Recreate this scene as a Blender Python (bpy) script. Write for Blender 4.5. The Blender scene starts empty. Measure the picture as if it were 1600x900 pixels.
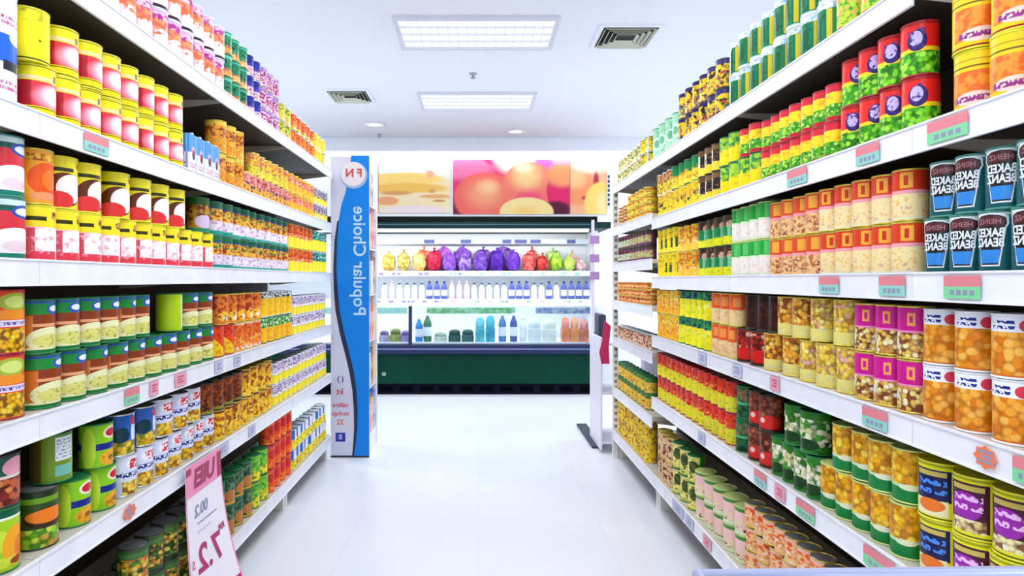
import bpy, bmesh, math, random
from mathutils import Vector, Matrix
random.seed(7)
PI = math.pi
scene = bpy.context.scene
COL = scene.collection

# ---------------------------------------------------------------- camera, world, light, exposure
F, VX, VY, EYE = 950.0, 747.0, 437.0, 1.2        # focal length / vanishing point in 1600x900 pixels, eye height
cam_d = bpy.data.cameras.new('camera'); cam = bpy.data.objects.new('camera', cam_d); COL.objects.link(cam)
cam.location = (0, 0, EYE); cam.rotation_euler = (PI/2, 0, 0)
cam_d.sensor_width = 36; cam_d.lens = F/1600*36; cam_d.shift_x = (800-VX)/1600; cam_d.shift_y = (VY-450)/1600
cam_d.clip_start = 0.02
scene.camera = cam
scene.view_settings.view_transform = 'Standard'; scene.view_settings.look = 'None'
scene.view_settings.gamma = 1; scene.view_settings.use_curve_mapping = False
scene.view_settings.exposure = 0.05
w = bpy.data.worlds.new('world'); scene.world = w; w.use_nodes = True
w.node_tree.nodes['Background'].inputs[0].default_value = (0.87, 0.94, 1.0, 1)
w.node_tree.nodes['Background'].inputs[1].default_value = 1.2
LAMP_W = 15.5                                     # each ceiling fitting
FRIDGE_W = 31.0

# ---------------------------------------------------------------- colour and materials
def lin(h):
    h = h.lstrip('#')
    def f(c): return c/12.92 if c <= 0.04045 else ((c+0.055)/1.055)**2.4
    return tuple(f(int(h[i:i+2], 16)/255) for i in (0, 2, 4)) + (1,)

_mats = {}
def mat(name, col, rough=.45, metal=0, emit=None, estr=0, trans=0, spec=None, noise=None):
    if name in _mats: return _mats[name]
    m = bpy.data.materials.new(name); m.use_nodes = True
    nt = m.node_tree; b = nt.nodes['Principled BSDF']
    b.inputs['Base Color'].default_value = lin(col); b.inputs['Roughness'].default_value = rough
    b.inputs['Metallic'].default_value = metal
    if spec is not None: b.inputs['Specular IOR Level'].default_value = spec
    if trans: b.inputs['Transmission Weight'].default_value = trans; b.inputs['IOR'].default_value = 1.05
    if emit: b.inputs['Emission Color'].default_value = lin(emit); b.inputs['Emission Strength'].default_value = estr
    if noise:
        sc, amt, c2 = noise
        tc = nt.nodes.new('ShaderNodeTexCoord'); n = nt.nodes.new('ShaderNodeTexNoise')
        n.inputs['Scale'].default_value = sc; n.inputs['Detail'].default_value = 4
        nt.links.new(tc.outputs['Object'], n.inputs['Vector'])
        mr = nt.nodes.new('ShaderNodeMapRange'); mr.inputs[1].default_value = .35; mr.inputs[2].default_value = .65
        mr.inputs[3].default_value = 0; mr.inputs[4].default_value = amt
        nt.links.new(n.outputs[0], mr.inputs[0])
        mx = nt.nodes.new('ShaderNodeMix'); mx.data_type = 'RGBA'
        mx.inputs[6].default_value = lin(col); mx.inputs[7].default_value = lin(c2)
        nt.links.new(mr.outputs[0], mx.inputs[0]); nt.links.new(mx.outputs[2], b.inputs['Base Color'])
    _mats[name] = m; return m

# label painter: printed shapes laid out in (u, v); u = -.5..+.5 across one half turn of the can, v = 0..1 upwards
def B(v0, v1, c): return ('rect', -9, 9, v0, v1, c)
def R(u0, u1, v0, v1, c): return ('rect', u0, u1, v0, v1, c)
def E(cu, cv, ru, rv, c, soft=0): return ('ell', cu, cv, ru, rv, c, soft)
def V(v0, v1, scale, cs, u0=-9, u1=9): return ('vor', u0, u1, v0, v1, scale, cs)
def N(v0, v1, scale, thr, c, u0=-9, u1=9): return ('noise', u0, u1, v0, v1, scale, thr, c)
def T(u0, u1, v0, v1, n, c, fr=16): return ('txt', u0, u1, v0, v1, n, c, fr)
def S(a, b, d, c, u0=-9, u1=9, v0=-9, v1=9): return ('slant', a, b, d, c, u0, u1, v0, v1)

def label_mat(name, base, layers, rough=.32, wrap=True):
    if name in _mats: return _mats[name]
    m = bpy.data.materials.new(name); m.use_nodes = True
    nt = m.node_tree; bs = nt.nodes['Principled BSDF']; bs.inputs['Roughness'].default_value = rough; bs.inputs['Specular IOR Level'].default_value = .25
    L = nt.links.new
    def node(t): return nt.nodes.new(t)
    def setin(n, i, x):
        if isinstance(x, (int, float)): n.inputs[i].default_value = x
        else: L(x, n.inputs[i])
    def M(op, a, b=0.0, c=0.0):
        n = node('ShaderNodeMath'); n.operation = op
        setin(n, 0, a); setin(n, 1, b)
        if op in ('COMPARE', 'MULTIPLY_ADD'): setin(n, 2, c)
        return n.outputs[0]
    tc = node('ShaderNodeTexCoord'); sp = node('ShaderNodeSeparateXYZ'); L(tc.outputs['UV'], sp.inputs[0])
    u, v = sp.outputs[0], sp.outputs[1]
    oi = node('ShaderNodeObjectInfo'); rnd = M('MULTIPLY', oi.outputs['Random'], 17.0)
    if wrap: u = M('SUBTRACT', M('FRACT', M('ADD', u, .5)), .5)
    cb = node('ShaderNodeCombineXYZ'); L(u, cb.inputs[0]); L(v, cb.inputs[1])
    cr = node('ShaderNodeCombineXYZ'); L(u, cr.inputs[0]); L(v, cr.inputs[1]); L(rnd, cr.inputs[2])
    def rect(u0, u1, v0, v1):
        r = None
        if v0 > -5: r = M('COMPARE', v, (v0+v1)/2, (v1-v0)/2)
        if u0 > -5:
            q = M('COMPARE', u, (u0+u1)/2, (u1-u0)/2); r = q if r is None else M('MULTIPLY', r, q)
        return r
    cur = None
    def put(mask, colr):
        nonlocal cur
        mx = node('ShaderNodeMix'); mx.data_type = 'RGBA'
        setin(mx, 0, mask) if mask is not None else None
        if mask is None: mx.inputs[0].default_value = 1
        if cur is None: mx.inputs[6].default_value = lin(base)
        else: L(cur, mx.inputs[6])
        if isinstance(colr, str): mx.inputs[7].default_value = lin(colr)
        else: L(colr, mx.inputs[7])
        cur = mx.outputs[2]
    for l in layers:
        k = l[0]
        if k == 'rect': put(rect(*l[1:5]), l[5])
        elif k == 'ell':
            _, cu, cv, ru, rv, c, soft = l
            a = node('ShaderNodeVectorMath'); a.operation = 'SUBTRACT'; L(cb.outputs[0], a.inputs[0]); a.inputs[1].default_value = (cu, cv, 0)
            d = node('ShaderNodeVectorMath'); d.operation = 'DIVIDE'; L(a.outputs[0], d.inputs[0]); d.inputs[1].default_value = (ru, rv, 1)
            ln = node('ShaderNodeVectorMath'); ln.operation = 'LENGTH'; L(d.outputs[0], ln.inputs[0])
            if soft:
                mr = node('ShaderNodeMapRange'); mr.interpolation_type = 'SMOOTHSTEP'
                L(ln.outputs['Value'], mr.inputs[0]); mr.inputs[1].default_value = 1-soft; mr.inputs[2].default_value = 1
                mr.inputs[3].default_value = 1; mr.inputs[4].default_value = 0
                put(mr.outputs[0], c)
            else: put(M('LESS_THAN', ln.outputs['Value'], 1.0), c)
        elif k == 'vor':
            _, u0, u1, v0, v1, sc, cs = l
            vn = node('ShaderNodeTexVoronoi'); vn.inputs['Scale'].default_value = sc*1.25; vn.inputs['Randomness'].default_value = .85; L(cr.outputs[0], vn.inputs['Vector'])
            sr = node('ShaderNodeSeparateColor'); L(vn.outputs['Color'], sr.inputs[0])
            rp = node('ShaderNodeValToRGB'); rp.color_ramp.interpolation = 'CONSTANT'
            els = rp.color_ramp.elements
            els[0].position = 0; els[0].color = lin(cs[0])
            els[1].position = 1/len(cs); els[1].color = lin(cs[1])
            for i in range(2, len(cs)): e = els.new(i/len(cs)); e.color = lin(cs[i])
            L(sr.outputs[0], rp.inputs[0])
            gp = node('ShaderNodeMapRange'); L(vn.outputs['Distance'], gp.inputs[0]); gp.inputs[1].default_value = .42; gp.inputs[2].default_value = .75; gp.inputs[3].default_value = 0; gp.inputs[4].default_value = .75
            gm = node('ShaderNodeMix'); gm.data_type = 'RGBA'; L(gp.outputs[0], gm.inputs[0]); L(rp.outputs[0], gm.inputs[6])
            dk = [c_ for c_ in cs]; dk.sort(key=lambda h: sum(lin(h)[:3])); d_ = lin(dk[0]); gm.inputs[7].default_value = (d_[0]*.6, d_[1]*.6, d_[2]*.6, 1)
            put(rect(u0, u1, v0, v1), gm.outputs[2])
        elif k == 'noise':
            _, u0, u1, v0, v1, sc, thr, c = l
            n = node('ShaderNodeTexNoise'); n.inputs['Scale'].default_value = sc*1.7; n.inputs['Detail'].default_value = 2.5; L(cr.outputs[0], n.inputs['Vector'])
            mr = node('ShaderNodeMapRange'); L(n.outputs[0], mr.inputs[0]); mr.inputs[1].default_value = thr-.05; mr.inputs[2].default_value = thr+.06
            g = mr.outputs[0]; r = rect(u0, u1, v0, v1)
            put(M('MULTIPLY', g, r) if r is not None else g, c)
        elif k == 'txt':
            _, u0, u1, v0, v1, n_, c, fr = l
            t = M('MULTIPLY', M('SUBTRACT', v, v0), n_/(v1-v0))
            row = M('FLOOR', t); inrow = M('COMPARE', M('FRACT', t), .5, .3)
            c3 = node('ShaderNodeCombineXYZ'); L(M('MULTIPLY', u, fr*3.0), c3.inputs[0]); L(M('MULTIPLY', row, 7.3), c3.inputs[1]); L(M('MULTIPLY', v, 14), c3.inputs[2])
            n = node('ShaderNodeTexNoise'); n.inputs['Scale'].default_value = 1; n.inputs['Detail'].default_value = 0; L(c3.outputs[0], n.inputs['Vector'])
            put(M('MULTIPLY', M('MULTIPLY', M('GREATER_THAN', n.outputs[0], .46), inrow), rect(u0, u1, v0, v1)), c)
        elif k == 'slant':
            _, a_, b_, d_, c, u0, u1, v0, v1 = l
            q = M('LESS_THAN', M('ADD', M('MULTIPLY', u, a_), M('MULTIPLY', v, b_)), d_)
            r = rect(u0, u1, v0, v1)
            put(M('MULTIPLY', q, r) if r is not None else q, c)
    if cur is None: bs.inputs['Base Color'].default_value = lin(base)
    else: L(cur, bs.inputs['Base Color'])
    _mats[name] = m; return m

# ---------------------------------------------------------------- mesh helpers
def finish(name, bm, mats, parent=None, loc=None, smooth=False, link=True):
    me = bpy.data.meshes.new(name); bm.normal_update(); bm.to_mesh(me); bm.free()
    for m in (mats if isinstance(mats, (list, tuple)) else [mats]): me.materials.append(m)
    if smooth:
        for p in me.polygons: p.use_smooth = True
        try: me.set_sharp_from_angle(angle=math.radians(38))
        except Exception: pass
    if not link: return me
    o = bpy.data.objects.new(name, me); COL.objects.link(o)
    if parent is not None: o.parent = parent
    if loc is not None: o.location = loc
    return o
def add_box(bm, x0, x1, y0, y1, z0, z1, mi=0, bev=0):
    r = bmesh.ops.create_cube(bm, size=1, matrix=Matrix.Translation(((x0+x1)/2, (y0+y1)/2, (z0+z1)/2)) @ Matrix.Diagonal((abs(x1-x0), abs(y1-y0), abs(z1-z0), 1)))
    vs = r['verts']; fs = set(f for v in vs for f in v.link_faces)
    for f in fs: f.material_index = mi
    if bev:
        es = list(set(e for v in vs for e in v.link_edges))
        rr = bmesh.ops.bevel(bm, geom=es, offset=bev, segments=2, affect='EDGES', profile=.6)
        for f in rr['faces']: f.material_index = mi
def box_obj(name, dims, m, parent=None, bev=0.0, loc=None):
    bm = bmesh.new(); add_box(bm, *dims, bev=bev); return finish(name, bm, m, parent, loc)
def add_tube(bm, pts, r, seg=8, mi=0, cap=True):
    pts = [Vector(p) for p in pts]; rings = []
    for i, p in enumerate(pts):
        d = (pts[min(i+1, len(pts)-1)] - pts[max(i-1, 0)]).normalized()
        up = Vector((0, 0, 1)) if abs(d.z) < .9 else Vector((1, 0, 0))
        a = d.cross(up).normalized(); b = d.cross(a)
        rings.append([bm.verts.new(p + a*math.cos(2*PI*k/seg)*r + b*math.sin(2*PI*k/seg)*r) for k in range(seg)])
    for i in range(len(rings)-1):
        for k in range(seg):
            f = bm.faces.new((rings[i][k], rings[i][(k+1) % seg], rings[i+1][(k+1) % seg], rings[i+1][k])); f.material_index = mi; f.smooth = True
    if cap:
        for rg in (rings[0], rings[-1]):
            f = bm.faces.new(rg); f.material_index = mi
def add_lathe(bm, prof, seg, cap_bottom=True, cap_top=True, loc=(0, 0, 0)):
    """prof: (r, z, material of the band from this point to the next)"""
    uvl = bm.loops.layers.uv.verify()
    zmin = min(p[1] for p in prof); zmax = max(p[1] for p in prof); H = max(zmax-zmin, 1e-6)
    rings = [[bm.verts.new((loc[0]+r*math.cos(2*PI*(k/seg)-PI), loc[1]+r*math.sin(2*PI*(k/seg)-PI), loc[2]+z)) for k in range(seg)] for r, z, _ in prof]
    for i in range(len(prof)-1):
        for k in range(seg):
            k2 = (k+1) % seg
            f = bm.faces.new((rings[i][k], rings[i][k2], rings[i+1][k2], rings[i+1][k])); f.material_index = prof[i][2]; f.smooth = True
            uu = [(2*k/seg-1), (2*(k+1)/seg-1), (2*(k+1)/seg-1), (2*k/seg-1)]
            vv = [prof[i][1], prof[i][1], prof[i+1][1], prof[i+1][1]]
            for lp, a, b in zip(f.loops, uu, vv): lp[uvl].uv = (a, (b-zmin)/H)
    if cap_bottom: f = bm.faces.new(list(reversed(rings[0]))); f.material_index = prof[0][2]
    if cap_top: f = bm.faces.new(rings[-1]); f.material_index = prof[-1][2]
def add_prism(bm, pts2, z0, z1, plane='xz', mi=0):
    """a flat outline given thickness; plane xz: pts are (x,z), thickness along y from z0 to z1; yz: (y,z) along x"""
    def P(p, t):
        return (p[0], t, p[1]) if plane == 'xz' else ((t, p[0], p[1]) if plane == 'yz' else (p[0], p[1], t))
    a = [bm.verts.new(P(p, z0)) for p in pts2]; b = [bm.verts.new(P(p, z1)) for p in pts2]
    n = len(a)
    fs = [bm.faces.new(a), bm.faces.new(list(reversed(b)))]
    for i in range(n): fs.append(bm.faces.new((a[i], b[i], b[(i+1) % n], a[(i+1) % n])))
    for f in fs: f.material_index = mi
    bmesh.ops.recalc_face_normals(bm, faces=fs)
def text_bm(s, size, bold=.0, mirror=False, depth=.0004):
    """flat lettering in its local xy plane, centred"""
    cu = bpy.data.curves.new('lettering', 'FONT'); cu.body = s; cu.size = size; cu.align_x = 'CENTER'; cu.align_y = 'CENTER'
    cu.offset = bold; cu.extrude = depth; cu.resolution_u = 3
    o = bpy.data.objects.new('lettering', cu); COL.objects.link(o)
    dg = bpy.context.evaluated_depsgraph_get(); me = o.evaluated_get(dg).to_mesh()
    bm = bmesh.new(); bm.from_mesh(me); o.evaluated_get(dg).to_mesh_clear()
    bpy.data.objects.remove(o); bpy.data.curves.remove(cu)
    if mirror:
        bmesh.ops.transform(bm, matrix=Matrix.Diagonal((-1, 1, 1, 1)), verts=bm.verts); bmesh.ops.reverse_faces(bm, faces=bm.faces)
    return bm
def bend(bm, r, lift=0.0):
    """x -> arc length round a cylinder of radius r about +X, y -> z, z -> outwards"""
    xs = [v.co.x for v in bm.verts]; x = math.floor(min(xs)/.003)*.003
    while x < max(xs):
        bmesh.ops.bisect_plane(bm, geom=bm.verts[:]+bm.edges[:]+bm.faces[:], plane_co=(x, 0, 0), plane_no=(1, 0, 0)); x += .003
    for v in bm.verts:
        a = v.co.x/r; rr = r + lift + v.co.z; y = v.co.y
        v.co = Vector((rr*math.cos(a), rr*math.sin(a), y))
def tag(o, label, cat, group=None, kind=None):
    if label: o['label'] = label
    if cat: o['category'] = cat
    if group: o['group'] = group
    if kind: o['kind'] = kind
    return o
def empty(name, loc=(0, 0, 0), rz=0):
    o = bpy.data.objects.new(name, None); o.empty_display_size = .1; COL.objects.link(o); o.location = loc; o.rotation_euler = (0, 0, rz); return o
def struct(o): o['kind'] = 'structure'; return o

ORD = ['first', 'second', 'third', 'fourth', 'fifth', 'sixth', 'seventh', 'eighth', 'ninth', 'tenth', 'eleventh', 'twelfth', 'thirteenth', 'fourteenth',
       'fifteenth', 'sixteenth', 'seventeenth', 'eighteenth', 'nineteenth', 'twentieth', 'twenty-first', 'twenty-second', 'twenty-third', 'twenty-fourth']

# ---------------------------------------------------------------- room shell
CEIL = 2.85; WALL_Y = 7.22; BULK_Y = 7.06
m_floor = bpy.data.materials.new('polished_floor_tile'); m_floor.use_nodes = True
def floor_nodes():
    nt = m_floor.node_tree; b = nt.nodes['Principled BSDF']; L = nt.links.new
    tc = nt.nodes.new('ShaderNodeTexCoord')
    br = nt.nodes.new('ShaderNodeTexBrick'); br.offset = 0; br.inputs['Scale'].default_value = 1
    br.inputs['Brick Width'].default_value = .6; br.inputs['Row Height'].default_value = .6; br.inputs['Mortar Size'].default_value = .0018
    br.inputs['Color1'].default_value = lin('#f1f3f8'); br.inputs['Color2'].default_value = lin('#eceff6'); br.inputs['Mortar'].default_value = lin('#e3e6ee')
    L(tc.outputs['Object'], br.inputs['Vector'])
    n = nt.nodes.new('ShaderNodeTexNoise'); n.inputs['Scale'].default_value = 1.6; n.inputs['Detail'].default_value = 1.5; L(tc.outputs['Object'], n.inputs['Vector'])
    mr = nt.nodes.new('ShaderNodeMapRange'); mr.inputs[1].default_value = .3; mr.inputs[2].default_value = .75; mr.inputs[3].default_value = 0; mr.inputs[4].default_value = .6
    L(n.outputs[0], mr.inputs[0])
    mx = nt.nodes.new('ShaderNodeMix'); mx.data_type = 'RGBA'; L(mr.outputs[0], mx.inputs[0]); L(br.outputs[0], mx.inputs[6]); mx.inputs[7].default_value = lin('#e4e8f2')
    L(mx.outputs[2], b.inputs['Base Color'])
    b.inputs['Roughness'].default_value = .27
floor_nodes()
m_ceil = mat('ceiling_paint', '#f3f6ff', .9, noise=(1.2, .3, '#edf2ff'))
m_wall = mat('wall_paint', '#f3f6fb', .8)
struct(box_obj('floor', (-6, 6, -3.5, WALL_Y+.1, -.1, 0), m_floor))
struct(box_obj('ceiling', (-6, 6, -3.5, WALL_Y+.1, CEIL, CEIL+.1), m_ceil))
struct(box_obj('wall_back', (-6, 6, WALL_Y, WALL_Y+.12, 0, CEIL), m_wall))
struct(box_obj('trim_1', (-6, 6, BULK_Y, BULK_Y+.05, 2.70, CEIL), m_ceil))

# ---------------------------------------------------------------- ceiling fittings
m_white = mat('white_enamel', '#f4f5f9', .35)
m_lamp = mat('lamp_diffuser', '#b8bcc8', .5, emit='#fbfdff', estr=.75)
m_dark = mat('dark_void', '#14120f', .7)
def ceiling_light(x, y, label):
    t = empty('ceiling_light', (x, y, CEIL)); hw, hd = .5, .23
    bm = bmesh.new()
    for b_ in ((-hw-.03, hw+.03, -hd-.03, -hd), (-hw-.03, hw+.03, hd, hd+.03), (-hw-.03, -hw, -hd, hd), (hw, hw+.03, -hd, hd)):
        add_box(bm, *b_, -.022, -.0005)
    finish('frame', bm, mat('lamp_frame', '#dfe3ee', .4), t)
    box_obj('diffuser', (-hw, hw, -hd, hd, -.006, -.0008), m_lamp, t)
    bm = bmesh.new()
    for i in range(1, 16): xx = -hw+2*hw*i/16; add_box(bm, xx-.0015, xx+.0015, -hd, hd, -.02, -.007)
    for i in range(1, 4): yy = -hd+2*hd*i/4; add_box(bm, -hw, hw, yy-.0015, yy+.0015, -.0205, -.0065)
    finish('louvre', bm, mat('louvre_white', '#eef0f8', .3), t)
    ld = bpy.data.lights.new('lamp', 'AREA'); ld.shape = 'RECTANGLE'; ld.size = 2*hw; ld.size_y = 2*hd; ld.energy = LAMP_W; ld.color = (.93, .97, 1)
    lo = bpy.data.objects.new('lamp', ld); COL.objects.link(lo); lo.parent = t; lo.location = (0, 0, -.03)
    if abs(x) > 2: ld.energy = LAMP_W*2.6
    tag(t, label, 'light', 'louvred ceiling lights')
ceiling_light(-.01, 4.06, 'rectangular louvred ceiling light nearer the camera, with visible grid')
ceiling_light(-.01, 5.60, 'rectangular ceiling light farther back, nearest the fruit posters')
for yy in (2.52, .98, -.56, -2.1):
    for xx in (-.01,):
        ceiling_light(xx, yy, 'louvred ceiling light over the near part of the aisle')
for xx in (-3.2, 3.2):
    for yy in (5.6, 2.52, -.56):
        ceiling_light(xx, yy, 'louvred ceiling light over a neighbouring aisle')

def ceiling_vent(x, y, sx, sy, label):
    t = empty('ceiling_vent', (x, y, CEIL))
    bm = bmesh.new()
    for b_ in ((-sx, sx, -sy, -sy+.03), (-sx, sx, sy-.03, sy), (-sx, -sx+.03, -sy+.03, sy-.03), (sx-.03, sx, -sy+.03, sy-.03)): add_box(bm, *b_, -.012, -.0005)
    finish('frame', bm, mat('vent_frame', '#f3f6ff', .7), t)
    box_obj('duct_mouth', (-sx+.03, sx-.03, -sy+.03, sy-.03, -.003, -.0008), m_dark, t)
    bm = bmesh.new()
    for k in range(4):                                      # square rings of tilted blades
        q = .02+.032*k; ax, ay = sx-.03-q, sy-.03-q*sy/sx
        if ax < .02: break
        for (x0, y0, x1, y1) in ((-ax, -ay, ax, -ay), (ax, -ay, ax, ay), (ax, ay, -ax, ay), (-ax, ay, -ax, -ay)):
            nx, ny = (y1-y0), -(x1-x0); l_ = math.hypot(nx, ny); nx, ny = nx/l_*.014, ny/l_*.014
            vs = [bm.verts.new(p) for p in ((x0, y0, -.005), (x1, y1, -.005), (x1+nx, y1+ny, -.022), (x0+nx, y0+ny, -.022), (x0, y0, -.0065), (x1, y1, -.0065), (x1+nx, y1+ny, -.0235), (x0+nx, y0+ny, -.0235))]
            for q_ in ((0, 1, 2, 3), (7, 6, 5, 4), (0, 4, 5, 1), (1, 5, 6, 2), (2, 6, 7, 3), (3, 7, 4, 0)): bm.faces.new([vs[i] for i in q_])
    finish('blade', bm, mat('vent_blade', '#d7dccb', .5), t)
    tag(t, label, 'vent', 'ceiling air vents')
ceiling_vent(1.00, 4.12, .21, .2, 'square slatted air vent in the ceiling right of the near light')
ceiling_vent(-1.15, 5.45, .2, .2, 'slatted air vent in the ceiling above the left shelves')

def sprinkler(x, y, label):
    bm = bmesh.new(); add_lathe(bm, [(.03, -.001, 0), (.03, -.006, 0), (.01, -.008, 0), (.008, -.03, 0), (.022, -.032, 0), (.022, -.036, 0)], 14, True, True)
    bmesh.ops.recalc_face_normals(bm, faces=bm.faces)
    o = finish('sprinkler_head', bm, mat('sprinkler_metal', '#a9b0bd', .4, .4), None, (x, y, CEIL)); tag(o, label, 'sprinkler', 'ceiling sprinklers')
sprinkler(-.04, 4.87, 'small grey sprinkler head in the ceiling between the two lights')
sprinkler(-1.12, 6.9, 'small grey sprinkler head near the ceiling end above the blue panel')
def downlight(x, y, label):
    bm = bmesh.new(); add_lathe(bm, [(.11, -.001, 0), (.11, -.012, 0), (.085, -.014, 0), (.08, -.005, 1), (.001, -.005, 1)], 20, True, True)
    bmesh.ops.recalc_face_normals(bm, faces=bm.faces)
    o = finish('ceiling_downlight', bm, [m_white, m_lamp], None, (x, y, CEIL)); tag(o, label, 'light', 'round downlights near the back wall')
downlight(.42, 6.75, 'round white downlight in the ceiling above the fruit posters')
downlight(-1.1, 6.45, 'round white downlight in the ceiling above the left shelf end')

# ---------------------------------------------------------------- shelving
AL, AR, JOINT = .98, .91, 3.19
LS = [1.926, 1.572, 1.242, .898, .574, .162]
RS = [1.825, 1.518, 1.212, .908, .585, .185]
RF = [1.825, 1.548, 1.308, 1.058, .814, .477, .185]
DEPTH = .42
m_shelf = mat('shelf_steel', '#c9c2b8', .45, noise=(9, .3, '#bdb4a8'))
m_rail = mat('price_rail_white', '#f3f4fa', .3, noise=(14, .5, '#e2e5f2'))
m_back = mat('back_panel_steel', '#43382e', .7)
m_under_shade = mat('underside_shade', '#4c4238', .6)  # dark colour standing in for the shade below each shelf
m_kick = mat('kick_plate', '#6a5a48', .7)
m_post = mat('upright_cream', '#f0eee9', .4)
def shelving_unit(side, y0, y1, heights, label, group, top=2.05, slots=False):
    s = -1 if side == 'L' else 1; a = AL if side == 'L' else AR
    t = empty('shelving_unit', (s*(a+.25), (y0+y1)/2, 0)); ox, oy = t.location.x, t.location.y
    h = (y1-y0)/2-.001
    def X(d): return s*(a+d)-ox                              # d: distance behind the rail face
    def bx(name, d0, d1, b0, b1, z0, z1, m, par=t, bev=0):
        x0, x1 = sorted((X(d0), X(d1))); return box_obj(name, (x0, x1, b0, b1, z0, z1), m, par, bev)
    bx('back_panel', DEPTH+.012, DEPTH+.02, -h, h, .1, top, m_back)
    for e in (-1, 1): bx('upright', DEPTH+.022, DEPTH+.05, e*h-e*.02-.019, e*h-e*.02+.019, .0, top, m_post)
    bx('kick_plate', .12, .135, -h, h, .0, heights[-1]-.03, m_kick)
    for e in (-1, 1): bx('foot', .035, DEPTH, e*(h-.02)-.016, e*(h-.02)+.016, .0, heights[-1]-.026, m_post)
    for z in heights:
        sh = bx('shelf', .006, DEPTH+.01, -h, h, z-.022, z, m_shelf)
        bx('shade_sheet', .0065, DEPTH+.0095, -h+.001, h-.001, z-.0245, z-.0221, m_under_shade, sh)  # thin dark sheet that paints the shade under the shelf
        bm = bmesh.new(); rh = .05 if z > 1.7 else .056
        x0, x1 = sorted((X(0), X(.006))); add_box(bm, x0, x1, -h, h, z-rh, z+.004, bev=.0015)
        x0, x1 = sorted((X(-.003), X(.0)));  add_box(bm, x0, x1, -h, h, z-rh, z-rh+.004)
        add_box(bm, x0, x1, -h, h, z, z+.004)
        finish('price_rail', bm, m_rail, sh)
        for e in (-1, 1):
            bm = bmesh.new(); v = [(X(.03), z-.025), (X(DEPTH), z-.025), (X(DEPTH), z-.075), (X(DEPTH-.06), z-.075), (X(.03), z-.035)]
            add_prism(bm, v, e*(h-.004)-.0015, e*(h-.004)+.0015, 'xz')
            finish('bracket', bm, m_shelf, sh)
    if slots:
        p = bx('end_post', -.004, .03, h-.028, h, .0, top-.2, m_post)
        bm = bmesh.new()
        for i in range(40):
            z = .12+i*.043
            x0, x1 = sorted((X(.006), X(.012))); add_box(bm, x0, x1, h-.0288, h-.0278, z, z+.022)
            x0, x1 = sorted((X(.016), X(.022))); add_box(bm, x0, x1, h-.0288, h-.0278, z, z+.022)
        finish('slot', bm, m_dark, p)
        for e in (-1, 1): pass
    tag(t, label, 'shelf', group)
for i, (a_, b_, q) in enumerate(((.36, 1.36, 'nearest the camera, holding the milk powder tin'), (1.36, 2.375, 'holding the tall yellow fruit cans, second from the camera'), (2.375, 3.2, 'third from the camera'), (3.2, 4.08, 'beside the blue display panel'))):
    shelving_unit('L', a_, b_, LS, 'white left shelving bay ' + q, 'left shelving bays')
shelving_unit('R', .34, 1.275, [1.95]+RS[1:], 'white right shelving bay nearest the camera, holding the turquoise bean cans', 'right shelving bays', 2.1)
shelving_unit('R', 1.275, 2.2, RS, 'white right shelving bay holding the red pea cans', 'right shelving bays')
shelving_unit('R', 2.2, JOINT, RS, 'white right shelving bay third from the camera', 'right shelving bays')
shelving_unit('R', JOINT, 4.11, RF, 'white right shelving bay at the far end with closer shelves', 'right shelving bays', slots=True)

# ---------------------------------------------------------------- tins: one builder, many printed labels
m_tin = mat('tinplate', '#cfd2d8', .28, .75)
m_gold = mat('gold_lacquer', '#d9c04a', .3, .5)
m_yrim = mat('yellow_rim', '#e8e02a', .35, .1)
m_drim = mat('dark_rim', '#3a3a34', .4, .3)
m_grim = mat('green_rim', '#1f7a44', .4, .1)
RIM = {'tin': m_tin, 'gold': m_gold, 'yellow': m_yrim, 'dark': m_drim, 'green': m_grim, 'lime': mat('lime_rim', '#cfe08a', .35, .1), 'red': mat('red_rim', '#b02030', .35, .1),
       'white': mat('white_rim', '#eef0f4', .35), 'teal': mat('teal_rim', '#3f8a7c', .4, .1)}
P_CORN = ['#f7c81e', '#f2b01a', '#fbdc4a', '#d98a14']
TYPES = {}
def ty(key, name, desc, D, H, base, layers, rim='tin', shape='can', t=.5, jit=14, cat='can'):
    TYPES[key] = dict(name=name, desc=desc, D=D, H=H, base=base, layers=layers, rim=rim, shape=shape, t=t, jit=jit, cat=cat, meshes={})
# --- left
ty('l_pink', 'fruit_can', 'pink and white fruit can', .086, .13, '#f4cde2', [B(.48, .78, '#fb9e60'), E(.08, .28, .3, .24, '#f8eef4'), E(-.3, .4, .16, .3, '#f6b0c4'), N(.55, .95, 4, .5, '#b42a92', -.25, .45), N(.36, .75, 4, .53, '#f0703a'), B(.93, 1, '#d9b0e4'), B(0, .08, '#2e1834')], 'white')
ty('l_green', 'vegetable_can', 'green and orange vegetable can', .076, .09, '#15865a', [B(0, .3, '#ecc06a'), N(.0, .4, 6, .5, '#d8663a'), N(.4, 1, 5, .55, '#0a4a3a'), B(.86, 1, '#4ec0a0')], 'green')
ty('l_navy', 'fruit_can', 'navy blue fruit can', .076, .09, '#2d2fa6', [B(0, .34, '#f3b9a8'), N(.0, .5, 6, .52, '#8a3a8a'), N(.5, 1, 5, .54, '#151a50'), B(.34, .42, '#c8b8f6')])
ty('l_purple', 'fruit_can', 'pink and purple fruit can', .076, .09, '#eec6dd', [N(.1, .95, 5, .5, '#8a2a7a'), N(.0, .6, 7, .55, '#b01c4a'), B(.8, .9, '#b58ae0')])
ty('l_yelgr', 'vegetable_can', 'yellow-green vegetable can', .076, .09, '#dcdc52', [N(.2, .95, 5, .52, '#7f8f26'), N(.0, .5, 5, .54, '#f3a070')])
ty('l_orr', 'fruit_can', 'orange and red fruit can', .076, .09, '#f39236', [N(.3, .95, 5, .5, '#d8402a'), B(0, .28, '#f8d23a'), N(0, .3, 6, .55, '#8a5a20')])
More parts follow.
